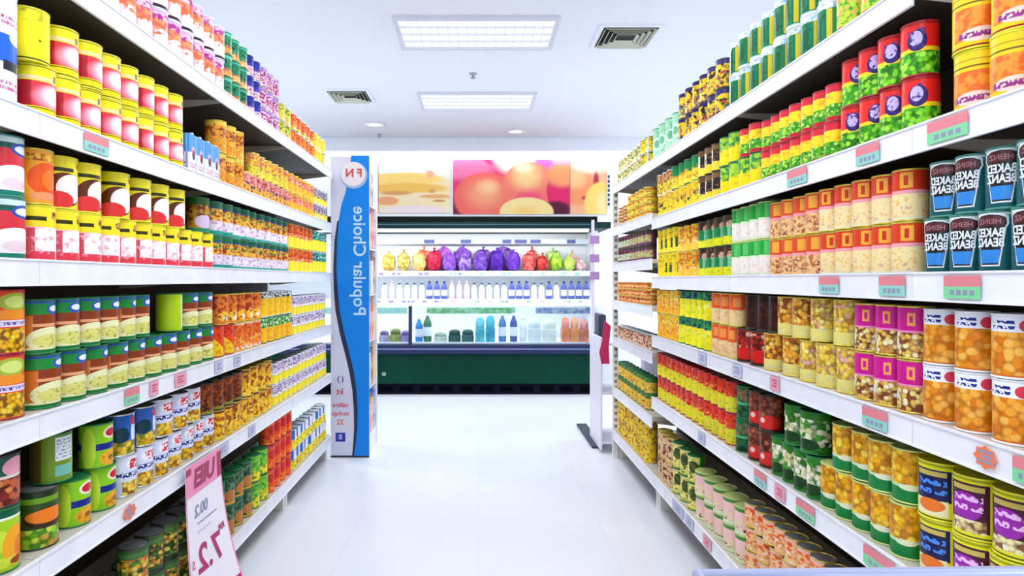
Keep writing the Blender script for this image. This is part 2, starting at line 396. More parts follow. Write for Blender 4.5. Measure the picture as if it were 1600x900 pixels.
ty('l_yel', 'fruit_can', 'plain yellow fruit can', .076, .09, '#f7e03a', [N(.2, .9, 5, .55, '#f0a838')])
ty('milk', 'milk_powder_tin', 'large white and blue milk powder tin', .115, .24, '#f4f6ff', [B(.36, .62, '#1463dc'), E(.3, .6, .12, .06, '#dfeaff'), T(-.4, .4, .7, .8, 2, '#c04a90'), B(.93, 1, '#dfe3f0'), R(.1, .35, .29, .38, '#1a1a30'), T(-.4, .4, .1, .2, 2, '#d06aa8')], 'white')
ty('lychee', 'lychee_can', 'yellow lychee can with pink fruit', .083, .123, '#f3e414', [B(.19, .7, '#e23a44'), R(-.5, -.2, .17, .7, '#b3182a'), E(.1, .4, .36, .3, '#f59ab0', .5), E(.16, .44, .28, .27, '#fbeaf0', .6), B(0, .19, '#f0e010'), B(.72, .8, '#f0dca0'), R(.16, .24, .74, .88, '#6a5a20'), B(.985, 1, '#77771c'), B(0, .02, '#4a4a18'), B(.15, .17, '#6a5a14')], 'yellow', t=.62)
ty('yplain', 'lychee_can', 'plain yellow tin', .083, .123, '#f6e81a', [E(.3, .4, .03, .03, '#8a8a20'), B(0, .03, '#5a5a18'), N(.75, 1, 3, .58, '#b8b020')], 'yellow', t=-.3)
ty('mcart', 'milk_carton', 'blue and white milk carton', .07, .135, '#f3f0fb', [B(.52, 1, '#3b8fe6'), E(.02, .52, .2, .17, '#d8b0c8'), E(.05, .47, .16, .13, '#8a2a3a'), E(.06, .42, .1, .08, '#2a1018'), T(-.38, .38, .12, .28, 2, '#d05a9a', 10), R(.3, .4, .0, 1, '#7ab8f0')], shape='box', cat='carton')
ty('l2or', 'fruit_can', 'orange and brown fruit can', .083, .126, '#ef9c2c', [N(.1, .85, 4, .52, '#a0501c'), B(.86, 1, '#e8c040'), N(.0, .5, 4, .57, '#f6c83a'), N(.5, .9, 6, .58, '#7a2a20')], 'gold')
ty('l2pk', 'fruit_can', 'pink and orange fruit can', .075, .1, '#f6ae26', [B(.5, .96, '#f2a8a0'), N(.45, .9, 6, .52, '#c04050'), N(.2, .6, 5, .55, '#5a3a70'), B(0, .12, '#f6d83a')], 'gold')
ty('l2yp', 'fruit_can', 'yellow and pink fruit can', .075, .1, '#f4d436', [N(.4, .95, 5, .5, '#e0705a'), N(.1, .5, 6, .56, '#8aa030'), B(.9, 1, '#e8a080')], 'gold')
ty('l2o2', 'fruit_can', 'bright orange fruit can', .075, .1, '#f7ac1e', [B(.5, .86, '#e2603a'), N(.5, .86, 6, .52, '#f4c0a0'), N(0, .4, 4, .56, '#f7d83a')], 'gold')
ty('l2gr', 'fruit_can', 'yellow and grey fruit can', .075, .1, '#f5dc3c', [B(.5, 1, '#bdb2c6'), N(.4, .9, 6, .52, '#5a4a6a'), N(0, .4, 5, .57, '#f8f0b0')])
ty('blych', 'lychee_can', 'large blue-topped lychee can', .092, .135, '#f7eff3', [B(.9, 1, '#cfe4e0'), B(.8, .9, '#1c5a4a'), B(.44, .8, '#dd3644'), E(.08, .28, .42, .24, '#fbf4f7'), E(.2, .8, .24, .12, '#2c4fae'), E(.2, .8, .18, .07, '#eef2ff'), E(.05, .2, .2, .1, '#f2d8e2'), B(0, .08, '#16806c')], 'teal', t=.62)
ty('ylych', 'lychee_can', 'yellow and pale pink lychee can', .082, .13, '#f6e12a', [B(0, .62, '#f4c4d2'), E(.08, .36, .38, .26, '#fdf6f8'), R(-.5, -.18, .02, .6, '#d8505e'), R(-.34, .2, .0, .16, '#ec4256'), N(.1, .6, 5, .6, '#f0b0c4'), R(-.36, .0, .74, .82, '#33330e'), E(.24, .84, .14, .08, '#e9b03a'), N(.76, .92, 9, .5, '#7a3a20', .1, .38)], 'yellow', t=.6)
ty('ylych2', 'lychee_can', 'yellow lychee can with brown arch', .082, .13, '#f1e022', [E(0, .36, .36, .34, '#642c14'), E(.1, .38, .26, .29, '#fbf1f4'), E(-.14, .14, .28, .18, '#e23a3c'), R(-.36, .14, .72, .8, '#33330e'), E(.3, .86, .08, .06, '#8a5a20')], 'yellow', t=.6)
ty('peach', 'peach_can', 'orange peach can', .082, .13, '#f6a326', [E(.03, .45, .36, .33, '#ea5a1e'), E(.1, .45, .2, .2, '#f27a2c'), B(.8, .93, '#f3c02c'), N(.8, .93, 6, .5, '#b04a14'), E(0, .13, .3, .08, '#f0986a')], 'gold', t=.6)
ty('l3gr', 'fruit_can', 'olive and orange fruit can', .082, .13, '#b88a2a', [B(.8, 1, '#2f5a24'), N(.2, .8, 4, .5, '#6a2a18'), E(.1, .3, .3, .2, '#d8c0e6'), B(0, .1, '#1f8a70')], 'green')
ty('teal', 'fruit_can', 'teal-banded mixed fruit can', .082, .13, '#e9e2f0', [B(.86, 1, '#1d6a3c'), B(.8, .86, '#24408c'), B(.42, .8, '#f2bc40'), N(.42, .8, 5, .52, '#a83a24'), N(.6, .85, 6, .55, '#2f7a3a'), N(.1, .45, 6, .55, '#c9a0c8'), B(0, .1, '#18a090')], 'teal')
ty('l3ro', 'fruit_can', 'red-orange and yellow fruit can', .078, .13, '#f8e32c', [B(.46, 1, '#ec7a2e'), N(.46, 1, 5, .5, '#c83020'), N(.4, .6, 5, .55, '#f7d0a0')], 'gold')
ty('l3ty', 'corn_can', 'green-topped yellow corn can', .078, .13, '#f7e82a', [B(.56, 1, '#22a68a'), N(.56, 1, 6, .52, '#14345e'), N(.6, 1, 5, .58, '#bfe8d8'), B(0, .06, '#4ab83a')])
ty('corn', 'corn_can', 'red-topped yellow corn can', .09, .14, '#e8481e', [E(.08, .83, .26, .15, '#a8b83a'), E(.08, .83, .17, .1, '#d5e27a'), E(.0, .62, .5, .08, '#f4912a'), V(0, .4, 11, ['#f7c31e', '#f0a616', '#fbd94a', '#8a5a14', '#f5b81c']), B(.42, .53, '#e6dcf0'), T(-.42, .42, .43, .52, 1, '#6a4a9a', 14)], 'red', t=.55)
ty('soup', 'soup_can', 'green soup can with creamy bowl', .083, .128, '#eef0b8', [B(.74, 1, '#1e8c3c'), B(.36, .74, '#8c3c1c'), R(-.5, -.2, .1, .72, '#d8762c'), R(-.22, .22, .5, .56, '#f1a878'), E(.1, .24, .42, .25, '#f0f0bc'), E(.08, .22, .3, .13, '#e2e07e'), N(.08, .34, 8, .6, '#b8a83a'), E(.2, .84, .19, .11, '#3356b0'), E(.2, .85, .13, .06, '#eef2ff'), B(.95, 1, '#2c5aa0'), B(0, .055, '#157a36')], 'green', t=.5)
ty('lime', 'vegetable_can', 'plain lime green can', .083, .128, '#b2d41e', [R(.2, .5, .05, .95, '#e3efaa')], 'green', t=.2)
ty('l4br', 'fruit_can', 'orange-brown fruit can', .085, .122, '#ee8232', [N(.3, .95, 4, .5, '#a83a18'), E(.1, .25, .24, .18, '#f7c23a'), E(.1, .2, .1, .07, '#fbe9d0'), N(.0, .4, 5, .6, '#7a2414')], 'gold')
ty('l4ry', 'fruit_can', 'red and yellow fruit can', .085, .122, '#ea4422', [S(1, 1, .45, '#f8d622'), N(0, .45, 5, .56, '#e89a1c'), N(.55, 1, 5, .56, '#b8281c')], 'red')
ty('l4or', 'fruit_can', 'orange fruit can', .08, .122, '#f37a2c', [N(.1, .95, 4, .54, '#d0401c'), N(0, .5, 6, .54, '#f7c860'), B(.9, 1, '#f5d0b0'), N(0, .15, 6, .5, '#f0e0d0')], 'gold')
ty('l4yn', 'corn_can', 'dark-topped yellow corn can', .08, .122, '#f7c820', [B(.74, 1, '#eef0ee'), N(.74, 1, 7, .48, '#1c3a3a'), N(.1, .7, 5, .57, '#f0a61a')])
ty('l4gy', 'corn_can', 'green-topped orange-yellow corn can', .08, .122, '#f8c01e', [B(.6, 1, '#e6f0c0'), N(.6, 1, 6, .46, '#1c9440'), N(0, .55, 5, .55, '#f29c16')], 'green')
ty('wy', 'milk_can', 'white-topped yellow milk can', .078, .106, '#f5e22e', [B(.42, 1, '#efedf8'), N(.55, .92, 8, .5, '#7a70b4'), N(.5, .9, 5, .6, '#c86a9a'), B(.4, .43, '#d8c020')])
ty('mango', 'fruit_can', 'green-topped mango can', .09, .138, '#a5cc22', [B(.88, 1, '#0e5a3c'), B(.84, .88, '#e8eede'), E(-.2, .5, .24, .2, '#c9e03a'), E(.14, .38, .22, .34, '#f6a81e'), E(.2, .33, .1, .2, '#e8821a'), N(.0, .22, 7, .5, '#d4e23a'), E(.15, .13, .12, .06, '#9a3a1c')], 'green')
ty('redf', 'fruit_can', 'dark red fruit can with pink top', .09, .112, '#8c2c20', [V(.0, .62, 7, ['#8a2418', '#c8603a', '#5a1810', '#d88a4a', '#7a1c2a']), B(.62, 1, '#2c5a4a'), E(.2, .78, .22, .2, '#eba0b4'), B(.56, .62, '#ead8c8')], 'dark')
ty('papaya', 'fruit_can', 'dark green papaya can', .085, .137, '#2e4c1e', [B(.8, .92, '#6c9c1e'), B(.9, 1, '#22341c'), E(.05, .52, .42, .19, '#3a2010'), E(.06, .56, .4, .13, '#f47e1e'), V(0, .34, 7, ['#9ad02a', '#6aa81e', '#c8e04a', '#4a8a1a', '#cfa03a'])], 'dark')
ty('olive', 'fruit_can', 'olive tin showing white back panel', .088, .118, '#6f901e', [R(-.04, .3, .44, .96, '#dfe6ea'), T(-.02, .28, .48, .92, 6, '#9aa8b0', 10), R(-.04, .3, .1, .34, '#6fb8a8'), R(-.5, -.25, 0, 1, '#5a4a1a'), R(.3, .38, 0, 1, '#a8cc2a')], 'green', t=.35, jit=2)
ty('lpine', 'pineapple_can', 'lime green pineapple can', .083, .12, '#90d01c', [E(-.34, .45, .14, .5, '#c9ec3a'), E(.14, .8, .2, .15, '#f6e8d8'), E(.14, .8, .15, .1, '#cc1c2c'), R(-.2, .5, .4, .56, '#18268a'), E(.14, .19, .27, .19, '#f0ae22'), E(.14, .19, .09, .06, '#8a5a14'), N(.02, .36, 6, .6, '#c07a14', -.1, .4)], 'green', t=.62, jit=5)
ty('bpine', 'pineapple_can', 'pale blue pineapple can', .095, .12, '#dde1f8', [E(.1, .8, .22, .15, '#fbf4f8'), N(.68, .92, 9, .46, '#d02c3c', -.05, .25), T(-.38, .4, .42, .62, 1, '#1f2a80', 7), V(0, .36, 8, ['#f3c42c', '#e8a81e', '#fadb62', '#a06a14'], -.2, .5), R(-.5, -.2, 0, .36, '#ccd8f2'), R(-.5, -.38, .36, .9, '#b0bce6')], t=.62, jit=5)
ty('bblue', 'pineapple_can', 'deep blue pineapple can', .09, .12, '#2a62b8', [E(.25, .55, .18, .5, '#dfe8fa'), E(.2, .84, .16, .12, '#cc3444'), V(0, .34, 7, ['#f2d040', '#e0a820', '#7a8a20'], -.3, .3), E(-.15, .5, .18, .2, '#123a4a')], t=.55)
ty('l5br', 'bean_can', 'dark brown bean can', .085, .118, '#6a2a14', [N(.1, .95, 4, .52, '#a8521e'), N(.0, .5, 5, .58, '#2c1208'), B(0, .1, '#8a8a2a')], 'dark')
ty('l5yb', 'bean_can', 'yellow and brown bean can', .08, .118, '#f3bc20', [N(.1, .95, 3.4, .52, '#a04a14'), N(.0, .6, 5, .58, '#f8e05a'), B(.92, 1, '#7a3a14')], 'gold')
ty('dimf', 'fruit_can', 'green fruit cocktail can', .085, .12, '#3c5c2c', [V(.1, .75, 7, ['#e0a82c', '#d8761e', '#5a8a2a', '#e8cc5a', '#2c4a20']), B(.78, .9, '#4a7a3a'), B(.0, .08, '#24401c')], 'dark')
ty('dkgr', 'vegetable_can', 'dark green vegetable can', .08, .12, '#1f4c34', [N(.1, .9, 4, .52, '#5a8a5a'), E(.1, .32, .24, .2, '#c07a3a'), B(0, .1, '#e2a02c'), N(.5, .9, 6, .6, '#0a2418')], 'green')
ty('limy', 'vegetable_can', 'lime and yellow vegetable can', .08, .12, '#84d02c', [B(0, .42, '#f2dc30'), N(.3, .9, 4, .52, '#3a9a2a'), N(.0, .4, 5, .56, '#3a8a2a')], 'green')
ty('rord', 'tomato_can', 'red-orange tomato can', .075, .115, '#f25e22', [E(.05, .6, .26, .2, '#d8201c'), N(.1, .95, 4, .55, '#d82a1c'), N(0, .3, 5, .54, '#f79a3a'), B(.92, 1, '#e02c4a')], 'red')
ty('bluey', 'milk_can', 'blue-topped yellow milk can', .078, .11, '#f4e32e', [B(.48, 1, '#f0f0fa'), R(-.5, .02, .5, 1, '#2c74cc'), N(.1, .5, 6, .56, '#b08a20')])
# --- right
ty('r_cream', 'vegetable_can', 'cream and olive vegetable can', .07, .08, '#f0e8a4', [N(.1, .9, 5, .52, '#8a8a36'), N(.5, 1, 6, .58, '#4a4a1c')])
ty('r_yel', 'vegetable_can', 'yellow and brown jar', .07, .085, '#f2dc34', [N(.3, .95, 5, .55, '#8a6a1c'), B(.9, 1, '#4a4a20')])
ty('r_pale', 'oil_tin', 'tall pale green tin', .095, .17, '#a9e2bc', [R(-.5, -.3, 0, 1, '#0e5c38'), R(.3, .5, 0, 1, '#0e5c38'), E(0, .5, .2, .2, '#d8f4e0'), E(0, .5, .13, .12, '#6fb88a'), N(.1, .9, 5, .6, '#7ac89a')], 'green')
ty('r_blk', 'vegetable_can', 'yellow, black and red can', .08, .115, '#f2cc22', [N(.0, .95, 3, .53, '#1c1626'), N(.0, .6, 4, .54, '#c83a2a'), B(.84, 1, '#3a2a6a'), N(.1, .5, 4, .6, '#1a8a7a')], 'dark')
ty('r_grn', 'coffee_tin', 'green tin with yellow panel', .076, .122, '#0f7a4c', [R(.08, .2, .08, .86, '#d8c828'), R(.2, .3, .08, .86, '#2a8a4c'), R(-.34, -.28, .08, .86, '#4aa884'), R(-.2, -.05, .2, .7, '#0a5a34'), N(.1, .85, 3, .58, '#0a5c3a', -.5, .05), B(.87, 1, '#e6eef6'), N(.87, 1, 7, .55, '#8ab8d8'), B(0, .05, '#cfe6e4')], 'white')
ty('r_lime', 'pea_can', 'lime and pink pea can', .075, .118, '#c2dc3c', [N(.3, .9, 4, .53, '#f2a46a'), N(.2, .8, 5, .56, '#4aa42c'), B(0, .16, '#cc3a4a'), B(.88, 1, '#e8b0a8')], 'red')
ty('r_spag', 'vegetable_can', 'orange-topped yellow can', .075, .11, '#f3ca2a', [B(.55, 1, '#d8b06a'), N(.5, 1, 5, .5, '#b04a2a'), N(.1, .6, 5, .56, '#3a7a3a'), N(0, .5, 6, .6, '#2a2a1a')])
ty('r_gty', 'vegetable_can', 'green-topped yellow can', .078, .11, '#f5d622', [B(.5, 1, '#1c8a4a'), N(.2, .6, 4, .55, '#e89a1c'), N(.1, .45, 5, .62, '#1a1a14'), B(.92, 1, '#2a6a4a')], 'green')
ty('r_yd', 'vegetable_can', 'yellow can with dark spots', .078, .11, '#f6d61e', [N(.25, .7, 4, .56, '#24402c'), N(.5, 1, 5, .54, '#e0a050'), N(0, .3, 5, .6, '#f0a01c')], 'gold')
ty('r_pep', 'pepper_tin', 'white and black tin', .06, .11, '#eeeae0', [R(-.1, .3, .35, .8, '#1c1a20'), B(.8, 1, '#7a5a30'), B(0, .34, '#f2dc3a'), N(.3, .9, 5, .58, '#8a5a1c')], 'dark')
ty('r_ygr', 'vegetable_can', 'green-topped bright yellow can', .078, .112, '#f8e41c', [B(.56, 1, '#a8d42c'), N(.5, 1, 4, .5, '#1f8a3c'), N(.2, .6, 5, .6, '#f0c01c')], 'green')
ty('r_rlp', 'pea_can', 'red-lidded yellow pea can', .07, .1, '#f6dc22', [B(.8, 1, '#d8263a'), N(.5, .8, 4, .56, '#f5b01c'), V(.1, .46, 9, ['#9ade3a', '#5ab82c', '#c8f06a', '#3a9a24']), B(0, .1, '#cc2038')], 'red', t=.4)
ty('r_pea', 'pea_can', 'red pea can heaped with peas', .0745, .118, '#e6261e', [B(.4, .52, '#f8d21e'), V(0, .44, 8, ['#74d422', '#43a818', '#a8ee4a', '#2a7a14', '#8ae030']), E(.16, .66, .17, .21, '#2a1c66'), E(.14, .7, .11, .15, '#c9b8f0'), N(.5, .9, 8, .56, '#3a2a80', .0, .3), B(.96, 1, '#b81c18')], 'red', t=.62, jit=10)
ty('r_ora', 'drink_powder_tin', 'orange and yellow drink powder tin', .0765, .1195, '#f8cf1e', [B(.12, .68, '#f49a36'), N(.12, .68, 4, .52, '#ec6c2c'), E(.12, .2, .3, .12, '#f6d8d0'), T(-.2, .42, .12, .28, 1, '#9a3a8a', 7), R(-.5, -.3, .0, .7, '#fbd81c'), B(.74, .77, '#7a5a14'), B(.86, .88, '#c08a1c'), B(0, .03, '#a03020')], 'yellow', t=.5, jit=16)
ty('r_wgr', 'cream_can', 'green-topped white can', .08, .122, '#f6eee8', [B(.58, 1, '#14a232'), R(.0, .2, .6, .98, '#5ac86a'), B(.52, .58, '#d8f0c8'), N(.05, .5, 5, .6, '#f0d0c0'), B(0, .06, '#e2e8d8')], 'lime')
ty('r_rc', 'bean_can', 'red and cream bean can', .0735, .1155, '#f4e0a8', [B(.6, 1, '#d83c1e'), R(-.05, .18, .64, .96, '#f4ac3c'), R(.02, .1, .7, .9, '#c83018'), B(.52, .6, '#f2a4ac'), N(.05, .5, 8, .58, '#f0c070'), N(.0, .3, 6, .62, '#d8a8a0'), B(0, .03, '#e8ead8')], 'gold', t=.55, jit=12)
ty('r_rc2', 'bean_can', 'orange-red and cream bean can', .0735, .1155, '#f3c890', [B(.58, 1, '#dc4a20'), R(-.05, .18, .64, .96, '#f4ac3c'), B(.5, .58, '#f2a0a8'), N(.05, .5, 6, .54, '#c8763a'), N(.0, .4, 7, .6, '#8a3a3a')], 'gold', t=.5)
ty('r_ypk', 'vegetable_can', 'bright yellow can', .078, .12, '#f8e01e', [N(.2, .9, 4, .56, '#c8a81c'), R(.0, .12, .2, .6, '#2a5a3a'), N(.4, .8, 5, .6, '#f0b01c')], 'gold')
ty('r_oy', 'vegetable_can', 'orange and yellow can', .075, .115, '#f5c62a', [N(.3, .95, 4, .5, '#e0762a'), N(.0, .5, 6, .58, '#f3e0a0'), N(.5, .9, 5, .6, '#5a4a1a')], 'gold')
ty('r_gd', 'vegetable_can', 'green, black and yellow can', .076, .115, '#ece81e', [B(.3, .68, '#108048'), B(.68, 1, '#24301c'), E(.1, .72, .12, .14, '#d8b09a'), R(.02, .14, .3, .66, '#7ac89a'), N(.7, 1, 5, .56, '#8a2a24'), N(0, .3, 5, .6, '#a8c81c')], 'dark')
ty('r_nar', 'fruit_can', 'narrow orange-yellow can', .06, .12, '#f6b824', [B(.6, 1, '#f5d23a'), N(.1, .95, 4, .53, '#e88a1c'), N(.3, .8, 6, .6, '#f8e8a0')], 'gold')
ty('r_nvy', 'corn_can', 'dark-topped yellow can', .07, .12, '#f6ea1e', [B(.72, 1, '#2a9a3a'), N(.72, 1, 5, .5, '#1c2a6a'), N(.05, .7, 4, .58, '#bfd41c'), N(.4, .7, 6, .62, '#f8f6b0')], 'green')
ty('r_orc', 'fruit_can', 'orange-red and cream can', .075, .12, '#f2d494', [B(.5, 1, '#ea5a24'), R(-.1, .15, .6, .9, '#f39a4a'), N(.1, .5, 5, .58, '#e8a090'), R(.2, .4, .0, .5, '#f4c468')], 'gold')
ty('r_sau', 'tomato_can', 'dark red tomato can', .08, .118, '#8a1c14', [V(.35, .95, 6, ['#c02a1c', '#5a140c', '#e8b0a0', '#a01c14']), E(.1, .25, .3, .2, '#dc201c'), B(0, .05, '#3a0c08')], 'dark')
ty('r_brn', 'cocoa_tin', 'dark brown tin', .08, .12, '#3a1810', [B(.85, 1, '#2a100a'), N(.2, .8, 3, .56, '#5a2618')], 'dark')
ty('r_crb', 'bean_can', 'cream mixed bean can', .0755, .12, '#eee07a', [V(.28, 1, 8, ['#f2d44a', '#eec63c', '#f7e68a', '#c08a34', '#f4d860', '#e8b0a0']), N(.0, .3, 5, .58, '#d8d8a0')], 'gold')
ty('r_crb2', 'bean_can', 'orange-tinted mixed bean can', .0755, .12, '#eede80', [V(.3, 1, 7, ['#f0ae34', '#e89a2c', '#f5d66a', '#a0501c', '#f2c24a']), N(.0, .3, 5, .58, '#d8d8a0')], 'gold')
ty('r_mag', 'bean_can', 'magenta-topped bean can', .0745, .117, '#f3dc90', [V(0, .54, 9, ['#f3de8a', '#eac45a', '#8a4a2a', '#f7ecc0', '#d89a4a']), B(.54, 1, '#cc168c'), B(.5, .54, '#f090c8'), R(.0, .14, .64, .9, '#f3a45a'), R(.04, .1, .7, .84, '#cc168c'), E(-.28, .3, .09, .1, '#e6e8f2')], 'gold', t=.6, jit=8)
ty('r_obn', 'bean_can', 'orange bean can with white top', .071, .1155, '#f3a62c', [V(0, .74, 6, ['#f3a632', '#ea8e20', '#f7bc54', '#e07c18', '#f5b040']), R(-.5, -.34, 0, .74, '#f0c022'), R(.36, .5, 0, .74, '#f0c022'), B(.74, 1, '#eef0fa'), T(-.2, .14, .77, .95, 2, '#1c2a86', 8), E(.3, .85, .11, .1, '#d83a50'), B(0, .03, '#d8702a')], 'white', t=.62, jit=10)
ty('r_rye', 'fruit_can', 'red-topped yellow can', .069, .118, '#e0dc30', [B(.52, 1, '#e03a22'), N(.5, .95, 4, .55, '#b81c1c'), N(.05, .5, 4, .54, '#f2d01e'), N(.0, .5, 5, .6, '#a8b42a'), N(.5, .7, 6, .58, '#f6b05a')], 'red')
ty('r_oli', 'vegetable_can', 'dark green olive can', .07, .118, '#17663a', [N(.45, .95, 4, .5, '#8a6a4a'), N(.0, .45, 4, .55, '#0a3018'), B(.42, .5, '#5ab47a')], 'green')
ty('r_rbn', 'bean_can', 'dark red kidney bean can', .076, .118, '#9a2418', [V(.4, 1, 7, ['#7a3a24', '#b86a4a', '#5a2418', '#8a4a34']), E(.1, .25, .32, .2, '#e02a20'), E(-.1, .3, .08, .08, '#f4c8c0'), B(0, .04, '#4a1008')], 'dark')
ty('r_mus', 'mushroom_can', 'green mushroom can', .08, .12, '#2c7c20', [V(.18, .84, 6, ['#f0ecc8', '#d8d49a', '#2c7c20', '#f8f6e4', '#4a9a2a']), E(.0, .2, .25, .14, '#123e14'), N(.0, .3, 5, .56, '#174a18'), R(-.5, -.36, 0, 1, '#2a5a1c')], 'green')
ty('r_cor', 'corn_can', 'green-based golden corn can', .0755, .12, '#13803c', [V(.33, 1, 6, ['#f5c01e', '#eba81a', '#f9d648', '#c07c14', '#f2b41a']), B(.28, .34, '#bfe0b0'), N(.36, .95, 5, .6, '#e0901a'), B(0, .28, '#13803c'), E(.1, .29, .2, .06, '#e6e9c8')], 'lime', t=.55)
ty('r_ybl', 'bean_can', 'yellow can with blue panel', .085, .12, '#e8e21e', [R(-.3, .26, .32, .9, '#1a1c4c'), R(-.24, .2, .78, .87, '#c9b45a'), T(-.22, .2, .42, .74, 2, '#4a8af0', 6), R(-.26, .22, .05, .34, '#f3e8c0'), E(-.02, .24, .2, .12, '#ee7a2a'), B(.96, 1, '#a8a81c'), B(0, .03, '#6a6a14')], 'yellow', t=.55, jit=4)
ty('r_ypu', 'bean_can', 'yellow can with purple panel', .085, .12, '#e8e21e', [R(-.3, .26, .1, .92, '#4a1430'), R(-.24, .2, .79, .88, '#c9b45a'), E(-.04, .52, .22, .24, '#9a2aa8'), T(-.22, .18, .42, .74, 2, '#f2c0f2', 6), R(-.26, .22, .08, .3, '#f3e8b0'), V(.08, .3, 9, ['#f3e8b0', '#e8cc8a', '#f6f0d0', '#8a5a3a'], -.26, .22), B(.96, 1, '#a8a81c'), B(0, .03, '#6a6a14')], 'yellow', t=.55, jit=4)
ty('r_b1', 'fruit_can', 'yellow-brown fruit can', .075, .115, '#f2cc26', [N(.1, .95, 4, .52, '#a86a20'), N(.0, .6, 5, .6, '#f8e85a')], 'gold')
ty('r_b2', 'bean_can', 'cream and dark red bean can', .075, .12, '#e2bc8a', [N(.1, .95, 3.5, .52, '#7a2c28'), N(.1, .8, 5, .6, '#f0d8b0')], 'gold')
ty('r_b3', 'vegetable_can', 'cream can with dark green spots', .078, .12, '#ebe27e', [E(.05, .6, .2, .22, '#3a4a1c'), N(.1, .9, 4, .56, '#5a6a24'), B(.0, .1, '#c8c83a'), R(.3, .5, 0, 1, '#2f8a2c')], 'green')
ty('r_b4', 'fruit_can', 'pale pink can with green lid', .09, .1, '#f2ccb8', [B(.86, 1, '#4a8a4a'), B(.3, .8, '#f4c4c0'), N(.1, .5, 5, .54, '#e8dca0'), N(.05, .3, 6, .6, '#3a4a24'), B(0, .1, '#d8ecd0')], 'lime')
ty('r_b5', 'tomato_can', 'orange-red and cream small can', .068, .08, '#f2c07a', [N(.2, .95, 4, .5, '#e8522a'), N(.0, .6, 5, .56, '#f7e0c8'), B(.88, 1, '#f0b8b0'), N(.0, .5, 4, .6, '#e8a82a')], 'gold')
ty('r_b6', 'tomato_can', 'red and pink small can', .068, .08, '#e8604a', [N(.2, .95, 4, .52, '#d0203a'), N(.0, .6, 5, .56, '#f7d0a8'), B(.86, 1, '#f4b4b4')], 'red')
ty('f_tuna', 'tuna_can', 'flat brown tuna can', .085, .042, '#a85a3a', [B(.4, .7, '#e8c49a'), N(.0, 1, 3, .56, '#6a2a20')], 'gold')
ty('f_tunay', 'tuna_can', 'flat yellow tuna can', .085, .042, '#f2d02c', [B(.55, .8, '#d88a4a'), N(.0, 1, 3, .57, '#a06a20')], 'gold')
ty('f_tunar', 'tuna_can', 'flat red and orange tuna can', .085, .042, '#e2703a', [B(.3, .6, '#f6c86a'), N(.0, 1, 3, .57, '#a02430')], 'gold')
ty('f_jar', 'jam_jar', 'small dark jar with pale label', .066, .085, '#5a3a2c', [R(-.3, .3, .2, .65, '#cfd4c0'), B(.8, 1, '#7a2a4a'), N(.2, .6, 5, .56, '#8aa040')], 'dark', cat='jar')
ty('f_jarp', 'jam_jar', 'small purple and green jar', .066, .085, '#6a3a5a', [R(-.3, .3, .2, .65, '#b8c87a'), B(.8, 1, '#4a3a2a'), N(.2, .7, 4, .56, '#c04a6a')], 'dark', cat='jar')
ty('f_pink', 'fruit_can', 'small pink and olive can', .07, .085, '#e6b8a4', [N(.1, .9, 4, .5, '#8a3a34'), N(.1, .6, 5, .58, '#e8e0a8'), B(.88, 1, '#7a8a3a')])
ty('f_grn', 'vegetable_can', 'small green and yellow can', .075, .09, '#e4ae3a', [B(.7, 1, '#4a7a2a'), N(.1, .7, 4, .53, '#e8d05a'), N(.0, .5, 5, .6, '#5a3a1a')], 'green')

SEG_N, SEG_F = 32, 18
def can_meshes(k, near):
    T_ = TYPES[k]; key = 'n' if near else 'f'
    if key in T_['meshes']: return T_['meshes'][key]
    r, H, nm = T_['D']/2, T_['H'], T_['name']; lab = label_mat('label_'+k, T_['base'], T_['layers']); rim = RIM[T_['rim']]
    out = {}
    if T_['shape'] == 'box':
        bm = bmesh.new(); add_box(bm, -r, r, -r, r, 0, H, bev=.002)
        uvl = bm.loops.layers.uv.verify()
        for f in bm.faces:
            n = f.normal
            for lp in f.loops:
                c = lp.vert.co
                uu = (c.y if abs(n.x) > abs(n.y) else c.x)/(2*r)*.96
                lp[uvl].uv = (uu, c.z/H)
        out['root'] = finish(nm, bm, [lab], link=False)
        bm = bmesh.new(); add_box(bm, -r*.97, r*.97, -.006, .006, H+.0002, H+.006, bev=.001)
        out['flap'] = finish('top_fold', bm, [mat('carton_fold', '#e6ecf8', .4)], link=False)
    elif near:
        c = .0028
        bm = bmesh.new()
        add_lathe(bm, [(r-.004, .0, 0), (r-.0005, .0006, 0), (r, .002, 0), (r-.0005, .0036, 0), (r-.0018, .0046, 0), (r-.0018, H-.0046, 0), (r-.0005, H-.0036, 0), (r, H-.002, 0), (r-.0006, H-.0004, 0), (r-.0022, H-.0004, 0), (r-.003, H-.003, 0)], SEG_N, True, False)
        out['root'] = finish(nm, bm, [rim], smooth=True, link=False)
        bm = bmesh.new(); add_lathe(bm, [(r-.0012, .0046, 0), (r-.0011, .0052, 0), (r-.0011, H-.0052, 0), (r-.0012, H-.0046, 0)], SEG_N, False, False)
        out['label'] = finish('label', bm, [lab], smooth=True, link=False)
        bm = bmesh.new(); add_lathe(bm, [(r-.003, H-.0032, 0), (r*.84, H-.0034, 0), (r*.8, H-.0024, 0), (r*.74, H-.0034, 0), (r*.5, H-.003, 0), (.0015, H-.003, 0)], SEG_N, False, True)
        out['lid'] = finish('lid', bm, [m_tin if T_['rim'] not in ('yellow', 'lime', 'green', 'white') else rim], smooth=True, link=False)
    else:
        bm = bmesh.new()
        add_lathe(bm, [(r-.001, .0, 1), (r, .003, 1), (r-.0012, .005, 0), (r-.0012, H-.005, 1), (r, H-.003, 1), (r-.001, H-.0004, 1), (r-.004, H-.003, 1)], SEG_F, True, True)
        out['root'] = finish(nm, bm, [lab, rim], smooth=True, link=False)
    T_['meshes'][key] = out; return out

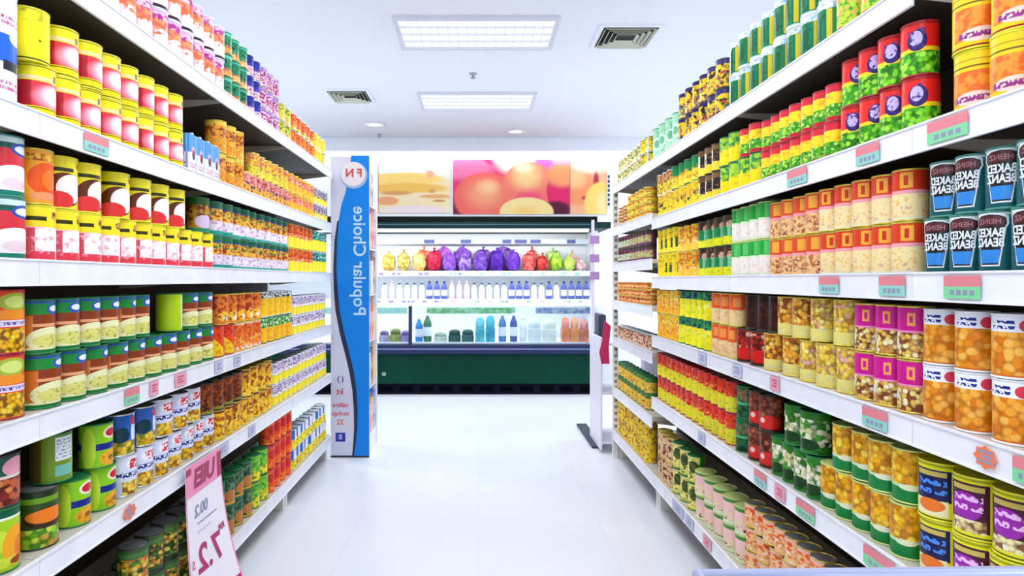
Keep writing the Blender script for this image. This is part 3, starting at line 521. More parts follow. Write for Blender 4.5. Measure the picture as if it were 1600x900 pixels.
PLACED = []                                            # (object, type, shelf words, tier, y)
def place(k, x, y, z, side, near=None, rot=None):
    T_ = TYPES[k]; near = (y < 2.5) if near is None else near
    ms = can_meshes(k, near)
    o = bpy.data.objects.new(T_['name'], ms['root']); COL.objects.link(o); o.location = (x, y, z)
    if T_['shape'] == 'box': rz = math.radians(random.uniform(-2, 2)) + (0 if side == 'L' else PI)
    else:
        toc = math.atan2(-y, -x); ais = 0 if side == 'L' else -PI
        if side == 'R' and toc > 0: toc -= 2*PI
        rz = toc + (ais-toc)*T_['t'] + math.radians(random.uniform(-T_['jit'], T_['jit']))
    o.rotation_euler = (0, 0, rz if rot is None else rot)
    for nm, me in ms.items():
        if nm == 'root': continue
        p = bpy.data.objects.new(me.name.split('.')[0], me); COL.objects.link(p); p.parent = o
    return o
def ypx(side, px, extra=.05):
    a = AL if side == 'L' else AR
    u = (VX-px) if side == 'L' else (px-VX)
    return F*(a+extra)/max(u, 1)
def run(side, z, words, k, px0, px1, tier=0, zoff=0.0, n=None, back=.0, fam=''):
    """a row of tins between two picture columns of the shelf front; tier 0 stands on the shelf"""
    T_ = TYPES[k]; a = AL if side == 'L' else AR; s = -1 if side == 'L' else 1; D = T_['D']
    y0, y1 = sorted((ypx(side, px0), ypx(side, px1)))
    if fam == 'F': y0 = max(y0, JOINT+.003); y1 = min(y1, 4.075)
    elif side == 'R' and z != RS[0]: y1 = min(y1, JOINT-.006)
    ln = y1-y0; m = n or max(1, int(round(ln/(D*1.03))))
    if not n:
        while m > 1 and ln/m < D*1.006: m -= 1
    sc = 1.0
    if n and n > 1: sc = max(.78, min(1.12, ln/n/(D*1.012))); D *= sc
    for i in range(m):
        y = y0+(i+.5)*ln/m if m > 1 else (y0+y1)/2
        jx = random.uniform(0, .006) if tier == 0 else random.uniform(.0, .006)
        x = s*(a+.016+D/2+jx+back)
        if y > 4.03 and side == 'L': continue
        kk = k
        o = place(kk, x, y, z+zoff+.0004+tier*.0003, side)
        if sc != 1: o.scale = (sc, sc, 1)
        PLACED.append((o, kk, words, tier, y, back > .05))
SW = {'L': ['left top shelf', 'left second shelf', 'left third shelf', 'left fourth shelf', 'left fifth shelf', 'left bottom shelf'],
      'R': ['right top shelf', 'right second shelf', 'right third shelf', 'right fourth shelf', 'right fifth shelf', 'right bottom shelf'],
      'F': ['far right top shelf', 'far right second shelf', 'far right third shelf', 'far right fourth shelf', 'far right fifth shelf', 'far right sixth shelf', 'far right bottom shelf']}
ZS = {'L': LS, 'R': RS, 'F': RF}
def stack(side, shelf, k, px0, px1, tiers=2, t0=0, base=None, ks=None, back=0.0, n=None):
    """tiers rows of one kind (ks: a kind per tier)"""
    sd = 'R' if side == 'F' else side
    z = ZS[side][shelf-1]; zo = base or 0.0
    for t in range(t0, t0+tiers):
        kk = ks[t-t0] if ks else k
        run(sd, z, SW[side][shelf-1], kk, px0, px1, t, zo, n=n, back=back, fam=side); zo += TYPES[kk]['H']+.0002
def one(side, shelf, k, px0, px1, t, base, n=None, back=0.0):
    sd = 'R' if side == 'F' else side
    run(sd, ZS[side][shelf-1], SW[side][shelf-1], k, px0, px1, t, base+.0002, n, back, side)

# left, top shelf
stack('L', 1, 'l_pink', 150, 344)
stack('L', 1, 'l_green', 344, 380, 3)
stack('L', 1, 'l_navy', 380, 401, 3)
stack('L', 1, 'l_purple', 401, 430, 3)
stack('L', 1, 'l_yelgr', 430, 450, 2)
stack('L', 1, 'l_orr', 450, 486, 2)
stack('L', 1, 'l_yel', 486, 518, 2)
# left, second shelf
one('L', 2, 'milk', -42, 24, 0, 0, 1)
stack('L', 2, 'lychee', 38, 279, 1, n=8)
one('L', 2, 'yplain', 20, 80, 1, .123, 1)
one('L', 2, 'lychee', 81, 279, 1, .123, 7)
one('L', 2, 'mcart', 280, 332, 0, 0, 4)
stack('L', 2, 'l2or', 333, 375, 2)
stack('L', 2, 'l2pk', 376, 446, 1)
one('L', 2, 'l2yp', 388, 446, 1, .1)
stack('L', 2, 'l2o2', 446, 486, 2)
stack('L', 2, 'l2gr', 486, 519, 2)
# left, third shelf
stack('L', 3, 'blych', -22, 39, 2)
stack('L', 3, 'ylych', 40, 327, 1, n=11)
one('L', 3, 'peach', 39, 78, 1, .13, 1)
one('L', 3, 'ylych2', 79, 153, 1, .13, 2)
one('L', 3, 'ylych2', 166, 284, 1, .13, 4)
stack('L', 3, 'teal', 327, 445, 1, n=10)
one('L', 3, 'l3gr', 300, 327, 1, .13, 1)
one('L', 3, 'teal', 327, 445, 1, .13, 10)
stack('L', 3, 'l3ro', 446, 483, 2)
stack('L', 3, 'l3ty', 483, 518, 2)
# left, fourth shelf
stack('L', 4, 'corn', -25, 44, 2)
stack('L', 4, 'soup', 47, 327, 1, n=10)
one('L', 4, 'soup', 42, 229, 1, .128, 6)
one('L', 4, 'lime', 255, 281, 1, .128, 1)
one('L', 4, 'soup', 282, 327, 1, .128, 2)
stack('L', 4, 'l4ry', 328, 360, 1)
stack('L', 4, 'l4or', 361, 402, 1)
one('L', 4, 'l4br', 336, 402, 1, .122)
stack('L', 4, 'l4gy', 402, 451, 1)
one('L', 4, 'l4yn', 402, 451, 1, .122)
stack('L', 4, 'wy', 451, 517, 2)
# left, fifth shelf
stack('L', 5, 'mango', -30, 33, 1)
one('L', 5, 'redf', -30, 33, 1, .138)
one('L', 5, 'papaya', 38, 92, 0, 0, 1)
one('L', 5, 'olive', 58, 116, 1, .137, 1)
stack('L', 5, 'lpine', 98, 181, 1)
one('L', 5, 'lpine', 134, 173, 1, .12, 1)
stack('L', 5, 'bpine', 182, 329, 1, n=7)
one('L', 5, 'bblue', 175, 238, 1, .12)
one('L', 5, 'bpine', 240, 308, 1, .12)
stack('L', 5, 'l5yb', 330, 420, 1)
one('L', 5, 'l5br', 310, 372, 1, .12)
one('L', 5, 'l5yb', 373, 420, 1, .1185)
stack('L', 5, 'wy', 420, 518, 2)
# left, bottom shelf
stack('L', 6, 'dimf', 60, 330, 1)
one('L', 6, 'dimf', 200, 330, 1, .12)
one('L', 6, 'dimf', 120, 300, 0, 0, None, .095)
stack('L', 6, 'dkgr', 331, 388, 2)
stack('L', 6, 'limy', 388, 414, 2)
stack('L', 6, 'rord', 414, 450, 2)
one('L', 6, 'rord', 414, 450, 2, .2304)
stack('L', 6, 'bluey', 450, 518, 2)

# right, top shelf
stack('F', 1, 'r_cream', 964, 1006, 2)
stack('F', 1, 'r_yel', 1006, 1020, 2)
stack('R', 1, 'r_pale', 1026, 1066, 1)
stack('R', 1, 'r_blk', 1066, 1138, 2)
stack('R', 1, 'r_grn', 1146, 1312, 2)
stack('R', 1, 'r_lime', 1312, 1440, 2)
# right, second shelf
stack('F', 2, 'f_tuna', 962, 985, 3)
stack('F', 2, 'f_tunay', 985, 1018, 4)
stack('R', 2, 'r_yd', 1025, 1098, 1)
one('R', 2, 'r_spag', 1025, 1056, 1, .11)
one('R', 2, 'r_gty', 1056, 1098, 1, .11)
stack('R', 2, 'r_pep', 1098, 1130, 2)
stack('R', 2, 'r_ygr', 1131, 1196, 1)
one('R', 2, 'r_ygr', 1131, 1160, 1, .112)
stack('R', 2, 'r_rlp', 1198, 1319, 1, n=7)
one('R', 2, 'r_rlp', 1198, 1319, 1, .1003, 7)
one('R', 2, 'r_rlp', 1162, 1195, 1, .1125)
stack('R', 2, 'r_pea', 1323, 1453, 2, n=4)
stack('R', 2, 'r_ora', 1494, 1700, 2)
# right, third shelf
stack('F', 3, 'f_jar', 962, 990, 2)
stack('F', 3, 'f_jarp', 990, 1019, 2)
stack('R', 3, 'r_ypk', 1024, 1066, 2)
stack('R', 3, 'r_oy', 1066, 1098, 2)
stack('R', 3, 'r_gd', 1098, 1151, 2)
stack('R', 3, 'r_wgr', 1151, 1209, 2, n=4)
stack('R', 3, 'r_rc2', 1210, 1289, 2, n=4)
stack('R', 3, 'r_rc', 1289, 1438, 2, n=5)
# right, fourth shelf
stack('F', 4, 'f_tunar', 962, 1019, 3)
stack('R', 4, 'r_nar', 1030, 1068, 2)
stack('R', 4, 'r_nvy', 1068, 1118, 2)
stack('R', 4, 'r_orc', 1118, 1157, 1)
one('R', 4, 'r_orc', 1118, 1162, 1, .12)
stack('R', 4, 'r_sau', 1157, 1198, 1)
one('R', 4, 'r_brn', 1163, 1219, 1, .119, None, .02)
stack('R', 4, 'r_crb2', 1198, 1255, 1)
stack('R', 4, 'r_crb', 1255, 1344, 1)
one('R', 4, 'r_crb2', 1222, 1270, 1, .12)
one('R', 4, 'r_crb', 1270, 1344, 1, .12)
stack('R', 4, 'r_mag', 1345, 1445, 2, n=3)
stack('R', 4, 'r_obn', 1446, 1700, 2)
# right, fifth shelf
stack('F', 5, 'f_pink', 962, 1019, 1)
stack('R', 5, 'r_rye', 1030, 1154, 2, n=13)
stack('R', 5, 'r_oli', 1154, 1176, 2)
stack('R', 5, 'r_rbn', 1176, 1212, 2)
stack('R', 5, 'r_mus', 1213, 1290, 1, n=4)
one('R', 5, 'r_mus', 1232, 1284, 1, .12, 2)
stack('R', 5, 'r_cor', 1290, 1436, 1, n=5)
one('R', 5, 'r_cor', 1310, 1436, 1, .12, 4)
stack('R', 5, 'r_ybl', 1440, 1494, 2)
stack('R', 5, 'r_ypu', 1495, 1700, 2)
# right, bottom shelf
stack('F', 6, 'f_grn', 962, 1019, 2)
stack('F', 7, 'r_b1', 962, 1019, 2)
stack('R', 6, 'r_b2', 1020, 1056, 2)
stack('R', 6, 'r_b3', 1056, 1092, 2)
stack('R', 6, 'r_b4', 1092, 1172, 2)
stack('R', 6, 'r_b5', 1172, 1250, 2)
stack('R', 6, 'r_b6', 1250, 1345, 2)
one('R', 6, 'r_b5', 1172, 1345, 2, .1606)

# --- turquoise bean cans: keystone panel and lettering are parts of each paper label
m_teal = mat('turquoise_label', '#0c565c', .3)
m_key_w = mat('keystone_outline', '#e9eef4', .3); m_key_k = mat('keystone_black', '#0c1016', .3); m_key_b = mat('keystone_blue', '#2a86d8', .3)
m_key_r = mat('keystone_maroon', '#4e1820', .3); m_key_t = mat('lettering_rose', '#a87076', .3)
def bean_meshes():
    r, H = .0335, .1135; rr = r-.0011
    ty('r_bean', 'bean_can', 'turquoise bean can', 2*r, H, '#0c565c', [B(.9, 1, '#2f8a80'), B(.96, 1, '#cfe0dc'), E(.42, .3, .1, .16, '#f0b03a')], 'teal')
    ms = can_meshes('r_bean', True)
    def poly(pts, z): bm = bmesh.new(); bm.faces.new([bm.verts.new((x, y, z)) for x, y in pts]); bm.normal_update(); return bm
    sh = lambda s, dy0, dy1: [(x*.93, y*.985) for x, y in [(-.03*s, .104-dy1), (-.018*s, .109-dy1), (.0, .111-dy1), (.018*s, .109-dy1), (.03*s, .104-dy1), (.031*s, .090), (.0265*s, .082), (.0165*s, .012+dy0), (-.0165*s, .012+dy0), (-.0265*s, .082), (-.031*s, .090)]]
    parts = []
    def one_(name, bm, m, lift): bend(bm, rr, lift); parts.append((name, finish(name, bm, [m], link=False)))
    one_('keystone_outline', poly(list(reversed(sh(1.0, 0, 0))), 0), m_key_w, .0004)
    one_('keystone', poly(list(reversed(sh(.88, .003, .003))), 0), m_key_k, .0008)
    one_('blue_panel', poly([(-.0135, .0175), (.0135, .0175), (.0178, .042), (-.0178, .042)], 0), m_key_b, .0012)
    one_('maroon_arch', poly([(-.022, .085), (.022, .085), (.0232, .098), (.013, .1028), (0, .1043), (-.013, .1028), (-.0232, .098)], 0), m_key_r, .0012)
    bm = text_bm('HEINZ', .0135, .0002, True, .0001); bmesh.ops.transform(bm, matrix=Matrix.Translation((0, .093, 0)) @ Matrix.Diagonal((.92, 1, 1, 1)), verts=bm.verts); one_('arch_lettering', bm, m_key_t, .0015)
    for s_, y_ in (('BAKED', .0725), ('BEANZ', .0545)):
        bm = text_bm(s_, .0215, .0007, True, .0001); w_ = max(v.co.x for v in bm.verts)-min(v.co.x for v in bm.verts); k_ = .044/w_
        bmesh.ops.transform(bm, matrix=Matrix.Translation((0, y_, 0)) @ Matrix.Diagonal((k_, 1, 1, 1)), verts=bm.verts); one_('lettering', bm, m_key_w, .0015)
    return ms, parts
bean_ms, bean_parts = bean_meshes()
def bean_run(px0, px1, tier):
    y0, y1 = sorted((ypx('R', px0), ypx('R', px1))); D = .067; n = int((y1-y0)/(D*1.02))
    for i in range(n):
        y = y1-(i+.5)*D*1.02; x = AR+.016+D/2+random.uniform(0, .004)
        o = place('r_bean', x, y, RS[2]+.0004+tier*.1137, 'R', True)
        toc = math.atan2(-y, -x); toc -= 2*PI if toc > 0 else 0
        o.rotation_euler = (0, 0, toc+(-PI-toc)*.5+math.radians(random.uniform(-9, 9)))
        lab = [c for c in o.children if c.name.startswith('label')][0]
        for nm, me in bean_parts:
            p = bpy.data.objects.new(nm, me); COL.objects.link(p); p.parent = lab
        PLACED.append((o, 'r_bean', SW['R'][2], tier, y, False))
bean_run(1455, 1720, 0); bean_run(1462, 1720, 1)

# --- words for every tin
def name_tins():
    TI = {0: 'bottom tier', 1: 'second tier', 2: 'third tier', 3: 'fourth tier'}
    groups = {}
    for e in PLACED: groups.setdefault((TYPES[e[1]]['desc'], e[2], e[3], e[5]), []).append(e)
    for (desc, words, tier, back), es in groups.items():
        es.sort(key=lambda e: e[4])
        for i, (o, k, w_, t, y, b_) in enumerate(es):
            pos = (ORD[i] + ' from the camera, ') if len(es) > 1 else ''
            o['label'] = f"{desc}, {pos}{'back row' if back else TI[tier]}, {words}"
            o['category'] = TYPES[k]['cat']
            o['group'] = f"{desc}s on the {words}"
name_tins()

# ---------------------------------------------------------------- price tickets on the rails
m_tr = mat('ticket_red', '#e2808a', .5); m_tg = mat('ticket_green', '#7fd69a', .5); m_tt = mat('ticket_teal', '#8fd0c4', .5)
m_tw = mat('ticket_white', '#eef0f8', .5); m_tl = mat('ticket_lavender', '#c3c6e2', .5); m_ti = mat('ticket_ink', '#8d93b0', .5); m_tk = mat('ticket_pink', '#e6a0b4', .5); m_to = mat('ticket_orange', '#ee7a52', .5)
def ticket(side, shelf, px0, px1, kind, label):
    s = -1 if side == 'L' else 1; a = AL if side == 'L' else AR; z = ZS[side][shelf-1]
    y0, y1 = sorted((ypx(side, px0, 0), ypx(side, px1, 0)))
    t = empty('price_ticket', (s*(a-.0035), (y0+y1)/2, z-.026)); h = (y1-y0)/2; hz = .0215
    x0, x1 = (-.0012, .0005)
    if kind == 'rg' or kind == 'rt':
        box_obj('upper_half', (x0, x1, -h, h, .001, hz), m_tr, t); box_obj('lower_half', (x0, x1, -h, h, -hz, .001), m_tg if kind == 'rg' else m_tt, t)
        bm = bmesh.new()
        xm = (x1 if side == 'L' else x0)
        for i in range(4):
            yy = -h*.7+i*h*.36; add_box(bm, xm-.0003, xm+.0003, yy, yy+h*.24, -hz*.7, -hz*.25)
        finish('digits', bm, m_ti, t)
    else:
        m_ = {'w': m_tw, 'l': m_tl, 'p': m_tk, 'o': m_to}[kind]
        bm = bmesh.new()
        if kind == 'o':
            pts = [(h*math.cos(q)*(1-.22*(i % 2)), hz*math.sin(q)*(1-.22*(i % 2))) for i, q in enumerate([2*PI*j/16 for j in range(16)])]
            add_prism(bm, pts, x0, x1, 'yz')
        else: add_box(bm, x0, x1, -h, h, -hz, hz)
        finish('card', bm, m_, t)
        bm = bmesh.new(); xm = (x1 if side == 'L' else x0)
        for i in range(3): add_box(bm, xm-.0003, xm+.0003, -h*.6, h*(.5-.3*(i % 2)), hz*(.45-.4*i)-.002, hz*(.45-.4*i)+.003)
        finish('print', bm, m_ti if kind != 'p' else mat('ticket_rose_ink', '#c8506e', .5), t)
    tag(t, label, 'price ticket', 'price tickets on the shelf rails')
TK = [('R', 2, 1452, 1515, 'rg', 'red and green price ticket on the right second shelf, below the orange tins'),
      ('R', 3, 1478, 1535, 'rg', 'red and green price ticket on the right third shelf, below the turquoise cans'),
      ('R', 3, 1376, 1416, 'rt', 'red and teal price ticket on the right third shelf, below the red cans'),
      ('R', 3, 1282, 1312, 'rt', 'red and teal price ticket on the right third shelf, farther of its pair'),
      ('R', 4, 1350, 1388, 'rt', 'red and teal price ticket on the right fourth shelf, below the magenta cans'),
      ('R', 4, 1524, 1562, 'o', 'orange starburst price ticket on the right fourth shelf'),
      ('R', 4, 1586, 1640, 'rg', 'red and green price ticket at the right edge of the fourth shelf'),
      ('R', 5, 1352, 1400, 'rg', 'red and green price ticket on the right fifth shelf, nearest the camera'),
      ('R', 5, 1246, 1274, 'rg', 'red and green price ticket on the right fifth shelf, below the mushroom cans'),
      ('R', 5, 1212, 1228, 'p', 'small pink price ticket on the right fifth shelf'),
      ('R', 5, 1180, 1198, 'rt', 'red and teal price ticket on the right fifth shelf, farthest of its kind'),
      ('R', 4, 1205, 1219, 'p', 'small pink price ticket on the right fourth shelf'),
      ('R', 2, 1340, 1376, 'rt', 'pale red and teal ticket on the right second shelf, below the pea cans'),
      ('R', 2, 1232, 1262, 'rt', 'pale teal price ticket on the right second shelf, below the red-lidded cans'),
      ('L', 4, 194, 216, 'rg', 'red and green price ticket on the left fourth shelf'),
      ('L', 4, 233, 246, 'p', 'small pink price ticket on the left fourth shelf, nearer of two'),
      ('L', 4, 272, 290, 'p', 'small pink price ticket on the left fourth shelf, farther of two'),
      ('L', 5, 190, 212, 'o', 'reddish starburst ticket on the left fifth shelf below the pineapple cans'),
      ('L', 2, 130, 168, 'rt', 'faded teal price ticket on the left second shelf below the lychee cans'),
      ('L', 5, 340, 356, 'l', 'grey price ticket on the left fifth shelf above the sale card'),
      ('L', 4, 335, 347, 'l', 'grey price ticket on the left fourth shelf below the yellow-red cans'),
      ('L', 4, 365, 375, 'l', 'grey price ticket on the left fourth shelf below the orange cans'),
      ('L', 5, 388, 398, 'l', 'grey price ticket on the left fifth shelf below the brown cans'),
      ('R', 4, 1092, 1104, 'l', 'grey price ticket on the right fourth shelf below the dark-topped cans'),
      ('R', 4, 1146, 1160, 'l', 'grey price ticket on the right fourth shelf below the tomato cans'),
      ('R', 5, 1092, 1102, 'l', 'grey price ticket on the right fifth shelf below the red-topped cans'),
      ('R', 6, 1052, 1068, 'l', 'grey price ticket on the right bottom shelf, farther of two'),
      ('R', 6, 1072, 1084, 'l', 'grey price ticket on the right bottom shelf, nearer of two'),
      ('R', 6, 1100, 1112, 'p', 'pink price ticket on the right bottom shelf')]
for tk in TK: ticket(*tk)

# ---------------------------------------------------------------- sale card hanging from the left fifth shelf
def sale_card():
    t = empty('sale_card', (-AL+.008, 2.13, LS[4]+.004))
    h, L_ = .135, .50                                                  # half width (along y), length
    def P(y, d, lift=0): q = max(0, d/L_); return Vector((.012+(.03+.06*(y/h*.5+.5))*q*q+lift, y, -d))
    def sheet(name, y0, y1, d0, d1, m, lift, th=.0012):
        bm = bmesh.new(); ny, nd = 4, 12; g = {}
        for i in range(ny+1):
            for j in range(nd+1):
                for k_ in (0, 1): g[i, j, k_] = bm.verts.new(P(y0+(y1-y0)*i/ny, d0+(d1-d0)*j/nd, lift-(th if k_ else 0)))
        for i in range(ny):
            for j in range(nd):
                for k_ in (0, 1): bm.faces.new((g[i, j, k_], g[i+1, j, k_], g[i+1, j+1, k_], g[i, j+1, k_]))
        for i in range(ny):
            for j in (0, nd): bm.faces.new((g[i, j, 0], g[i+1, j, 0], g[i+1, j, 1], g[i, j, 1]))
        for j in range(nd):
            for i in (0, ny): bm.faces.new((g[i, j, 0], g[i, j+1, 0], g[i, j+1, 1], g[i, j, 1]))
        bmesh.ops.recalc_face_normals(bm, faces=bm.faces); return finish(name, bm, m, t, smooth=False)
    sheet('card', -h, h, 0, L_, mat('card_white', '#f4eef8', .45), 0)
    sheet('header', -h, h, .0, .105, mat('card_pink', '#f48fb8', .45), .0008, .0006)
    sheet('border', -h, -h+.006, .105, L_, mat('card_pink', '#f48fb8', .45), .0008, .0006)
    sheet('border', h-.006, h, .105, L_, mat('card_pink', '#f48fb8', .45), .0008, .0006)
    sheet('footer', .0, h, .465, L_, mat('card_magenta', '#b01860', .45), .0008, .0006)
    def letter(name, s, size, yc, dc, m, bold, shear=0, sx=1.0):
        bm = text_bm(s, size, bold, True, .0002)
        for v in bm.verts:
            x, y = v.co.x*sx, v.co.y; v.co = P(yc+x+shear*y, dc-y, .0014+v.co.z)
        return finish(name, bm, m, t)
    mm = mat('card_magenta', '#b01860', .45); mg = mat('card_grey', '#8a8fb4', .5); mk = mat('card_dark_pink', '#a01850', .45)
    letter('header_lettering', 'UIEI', .085, 0, .056, mk, .004, .15, 1.1)
    for y0, y1, d0, d1 in ((-h, -.1, .008, .03), (.1, h, .012, .1)): sheet('header_block', y0, y1, d0, d1, mk, .0013, .0004)
    letter('old_price', '00.2', .055, -.035, .165, mg, .001, .2)
    bm = bmesh.new()
    sheet('strike_line', -.07, .07, .205, .209, mg, .0012, .0004)
    sheet('small_print', -.075, .02, .232, .238, mat('card_pale_grey', '#c4c8e0', .5), .0012, .0004)
    letter('price', '7.2', .125, -.01, .33, mm, .003, .1)
    letter('currency', 'RM', .03, .085, .275, mm, .001)
    letter('cents', '5', .04, -.112, .33, mat('card_pink_ink', '#e070a0', .45), .001)
    tag(t, 'white and pink sale price card hanging from the left fifth shelf', 'price card')
sale_card()

# ---------------------------------------------------------------- blue promotional display at the end of the left shelves
def promo():
    x0, x1, y0, y1, H = -.995, -.735, 4.105, 4.44, 2.035
    t = empty('display_stand', ((x0+x1)/2, (y0+y1)/2, 0)); ox, oy = t.location.x, t.location.y
    m_pan = mat('panel_lavender', '#dadbf2', .4); m_blue = label_mat('panel_blue', '#0a86ec', [E(0, .95, 3, .35, '#3a9eec', .9)], .35, False)
    fp = box_obj('front_panel', (x0-ox, x1-ox, y0-oy, y0-oy+.015, .012, H), m_pan, t, .003)
    box_obj('rear_panel', (x0-ox, x1-ox, y1-oy-.015, y1-oy, .012, H), mat('panel_white', '#eef0f6', .4), t, .003)
    box_obj('spine_panel', (x0-ox, x0-ox+.012, y0-oy+.016, y1-oy-.016, .012, H), mat('panel_white', '#eef0f6', .4), t)
    box_obj('base', (x0-ox+.013, x1-ox-.01, y0-oy+.016, y1-oy-.016, .0, .14), m_white, t)
    box_obj('base_strip', (x0-ox, x1-ox, y0-oy-.002, y0-oy+.014, .0, .0115), mat('base_black', '#1c2030', .5), t)
    k = 4.105/F
    def Q(px, py): return ((px-VX)*k-ox, EYE+(VY-py)*k)
    edge = [(549, 243), (547, 262), (540, 300), (534, 318), (529, 345), (526, 375), (525, 420), (527, 455), (530, 485), (537, 520), (545, 550), (552, 580), (556.5, 610), (558, 640), (557.5, 670), (555, 695), (552, 713)]
    yb = y0-oy
    bm = bmesh.new(); pts = [Q(*p) for p in edge]; cp = [Q(577, 713), Q(577, 243)]
    add_prism(bm, pts+cp, yb-.0012, yb-.0001, 'xz'); bp = finish('blue_wave', bm, m_blue, fp)
    bm = bmesh.new(); lo = edge[4:]
    left = [Q(px-(2+4.5*math.sin(PI*min(1, i/(len(lo)-1)))), py) for i, (px, py) in enumerate(lo)]
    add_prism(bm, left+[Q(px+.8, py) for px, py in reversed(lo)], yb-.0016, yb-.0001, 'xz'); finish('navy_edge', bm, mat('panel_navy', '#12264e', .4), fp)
    def disc(name, px, py, r, m, lift, n=28):
        bm = bmesh.new(); c = Q(px, py); add_prism(bm, [(c[0]+r*k*math.cos(2*PI*i/n), c[1]+r*k*math.sin(2*PI*i/n)) for i in range(n)], yb-lift, yb-.0001, 'xz'); return finish(name, bm, m, fp)
    disc('badge', 553, 274, 21, mat('badge_rim', '#9fbbe2', .4), .003); disc('badge_face', 552, 272, 19, mat('badge_face', '#eee6f0', .4), .0036)
    def text(name, s, size, px, py, m, bold, vertical=False, lift=.0045):
        bm = text_bm(s, size, bold, False, .0003); c = Q(px, py)
        for v in bm.verts:
            x, y = v.co.x, v.co.y
            if vertical: v.co = Vector((c[0]+y, yb-lift+v.co.z, c[1]+x))      # baseline runs up, letter tops to the right: mirrored as in the photo
            else: v.co = Vector((c[0]-x, yb-lift+v.co.z, c[1]+y))
        bmesh.ops.recalc_face_normals(bm, faces=bm.faces); return finish(name, bm, m, fp)
    text('badge_lettering', 'F N', .075, 553, 271, mat('badge_red', '#d05a5a', .4), .003)
    text('lettering', 'Popular Choice', .118, 561, 408, mat('panel_lettering', '#bfe2fb', .4), .0015, True, .002)
    for px, py, s, c, sz in ((532, 592, '( )', '#2a3a8a', .05), (531, 612, 'kt', '#d84a6a', .06), (532, 633, 'calibre', '#d85a78', .04), (532, 646, 'savings', '#e06a82', .042), (532, 660, '32', '#e8806a', .05)):
        text('small_lettering', s, sz, px, py, mat('ink_'+c[1:], c, .4), .001, False, .0012)
    c = Q(532, 683); box_obj('navy_mark', (c[0]-.033, c[0]+.033, yb-.0012, yb-.0001, c[1]-.03, c[1]+.03), mat('mark_navy', '#2036a0', .4), fp)
    text('mark_lettering', 'B', .045, 532, 683, mat('mark_pale', '#b8c4f0', .4), .0015, False, .0018)
    shs = [.14, .46, .78, 1.10, 1.42, 1.72]
    for z in shs[1:]: box_obj('shelf', (x0-ox+.013, x1-ox-.012, y0-oy+.016, y1-oy-.016, z-.012, z), mat('panel_white', '#eef0f6', .4), t)
    tag(t, 'tall blue and lavender promotional display stand at end of left shelves', 'display stand')
    cs = ['#d84a6a', '#e8a03a', '#3a7ad0', '#e8e2ea', '#6a4a3a', '#f0c83a', '#c83a7a']
    wds = ['bottom', 'second', 'third', 'fourth', 'fifth', 'top']
    for i, z in enumerate(shs):
        for j in range(3):
            b_ = empty('snack_box', (x1-.06, y0+.072+j*.098, z+.0004)); c = cs[(i*3+j) % 7]; hh = .2+.03*((i+j) % 3)
            box_obj('carton', (-.05, .05, -.044, .044, 0, hh), mat('snack_'+c[1:], c, .4, noise=(18, .8, '#f4ece0')), b_, .003)
            box_obj('lid_flap', (-.05, .05, -.0435, .0435, hh+.0002, hh+.003), mat('snack_flap_'+c[1:], c, .4), b_)
            tag(b_, f"snack box on the {wds[i]} shelf of the blue display, {ORD[j]} from the front", 'box', 'snack boxes in the blue display stand')
promo()

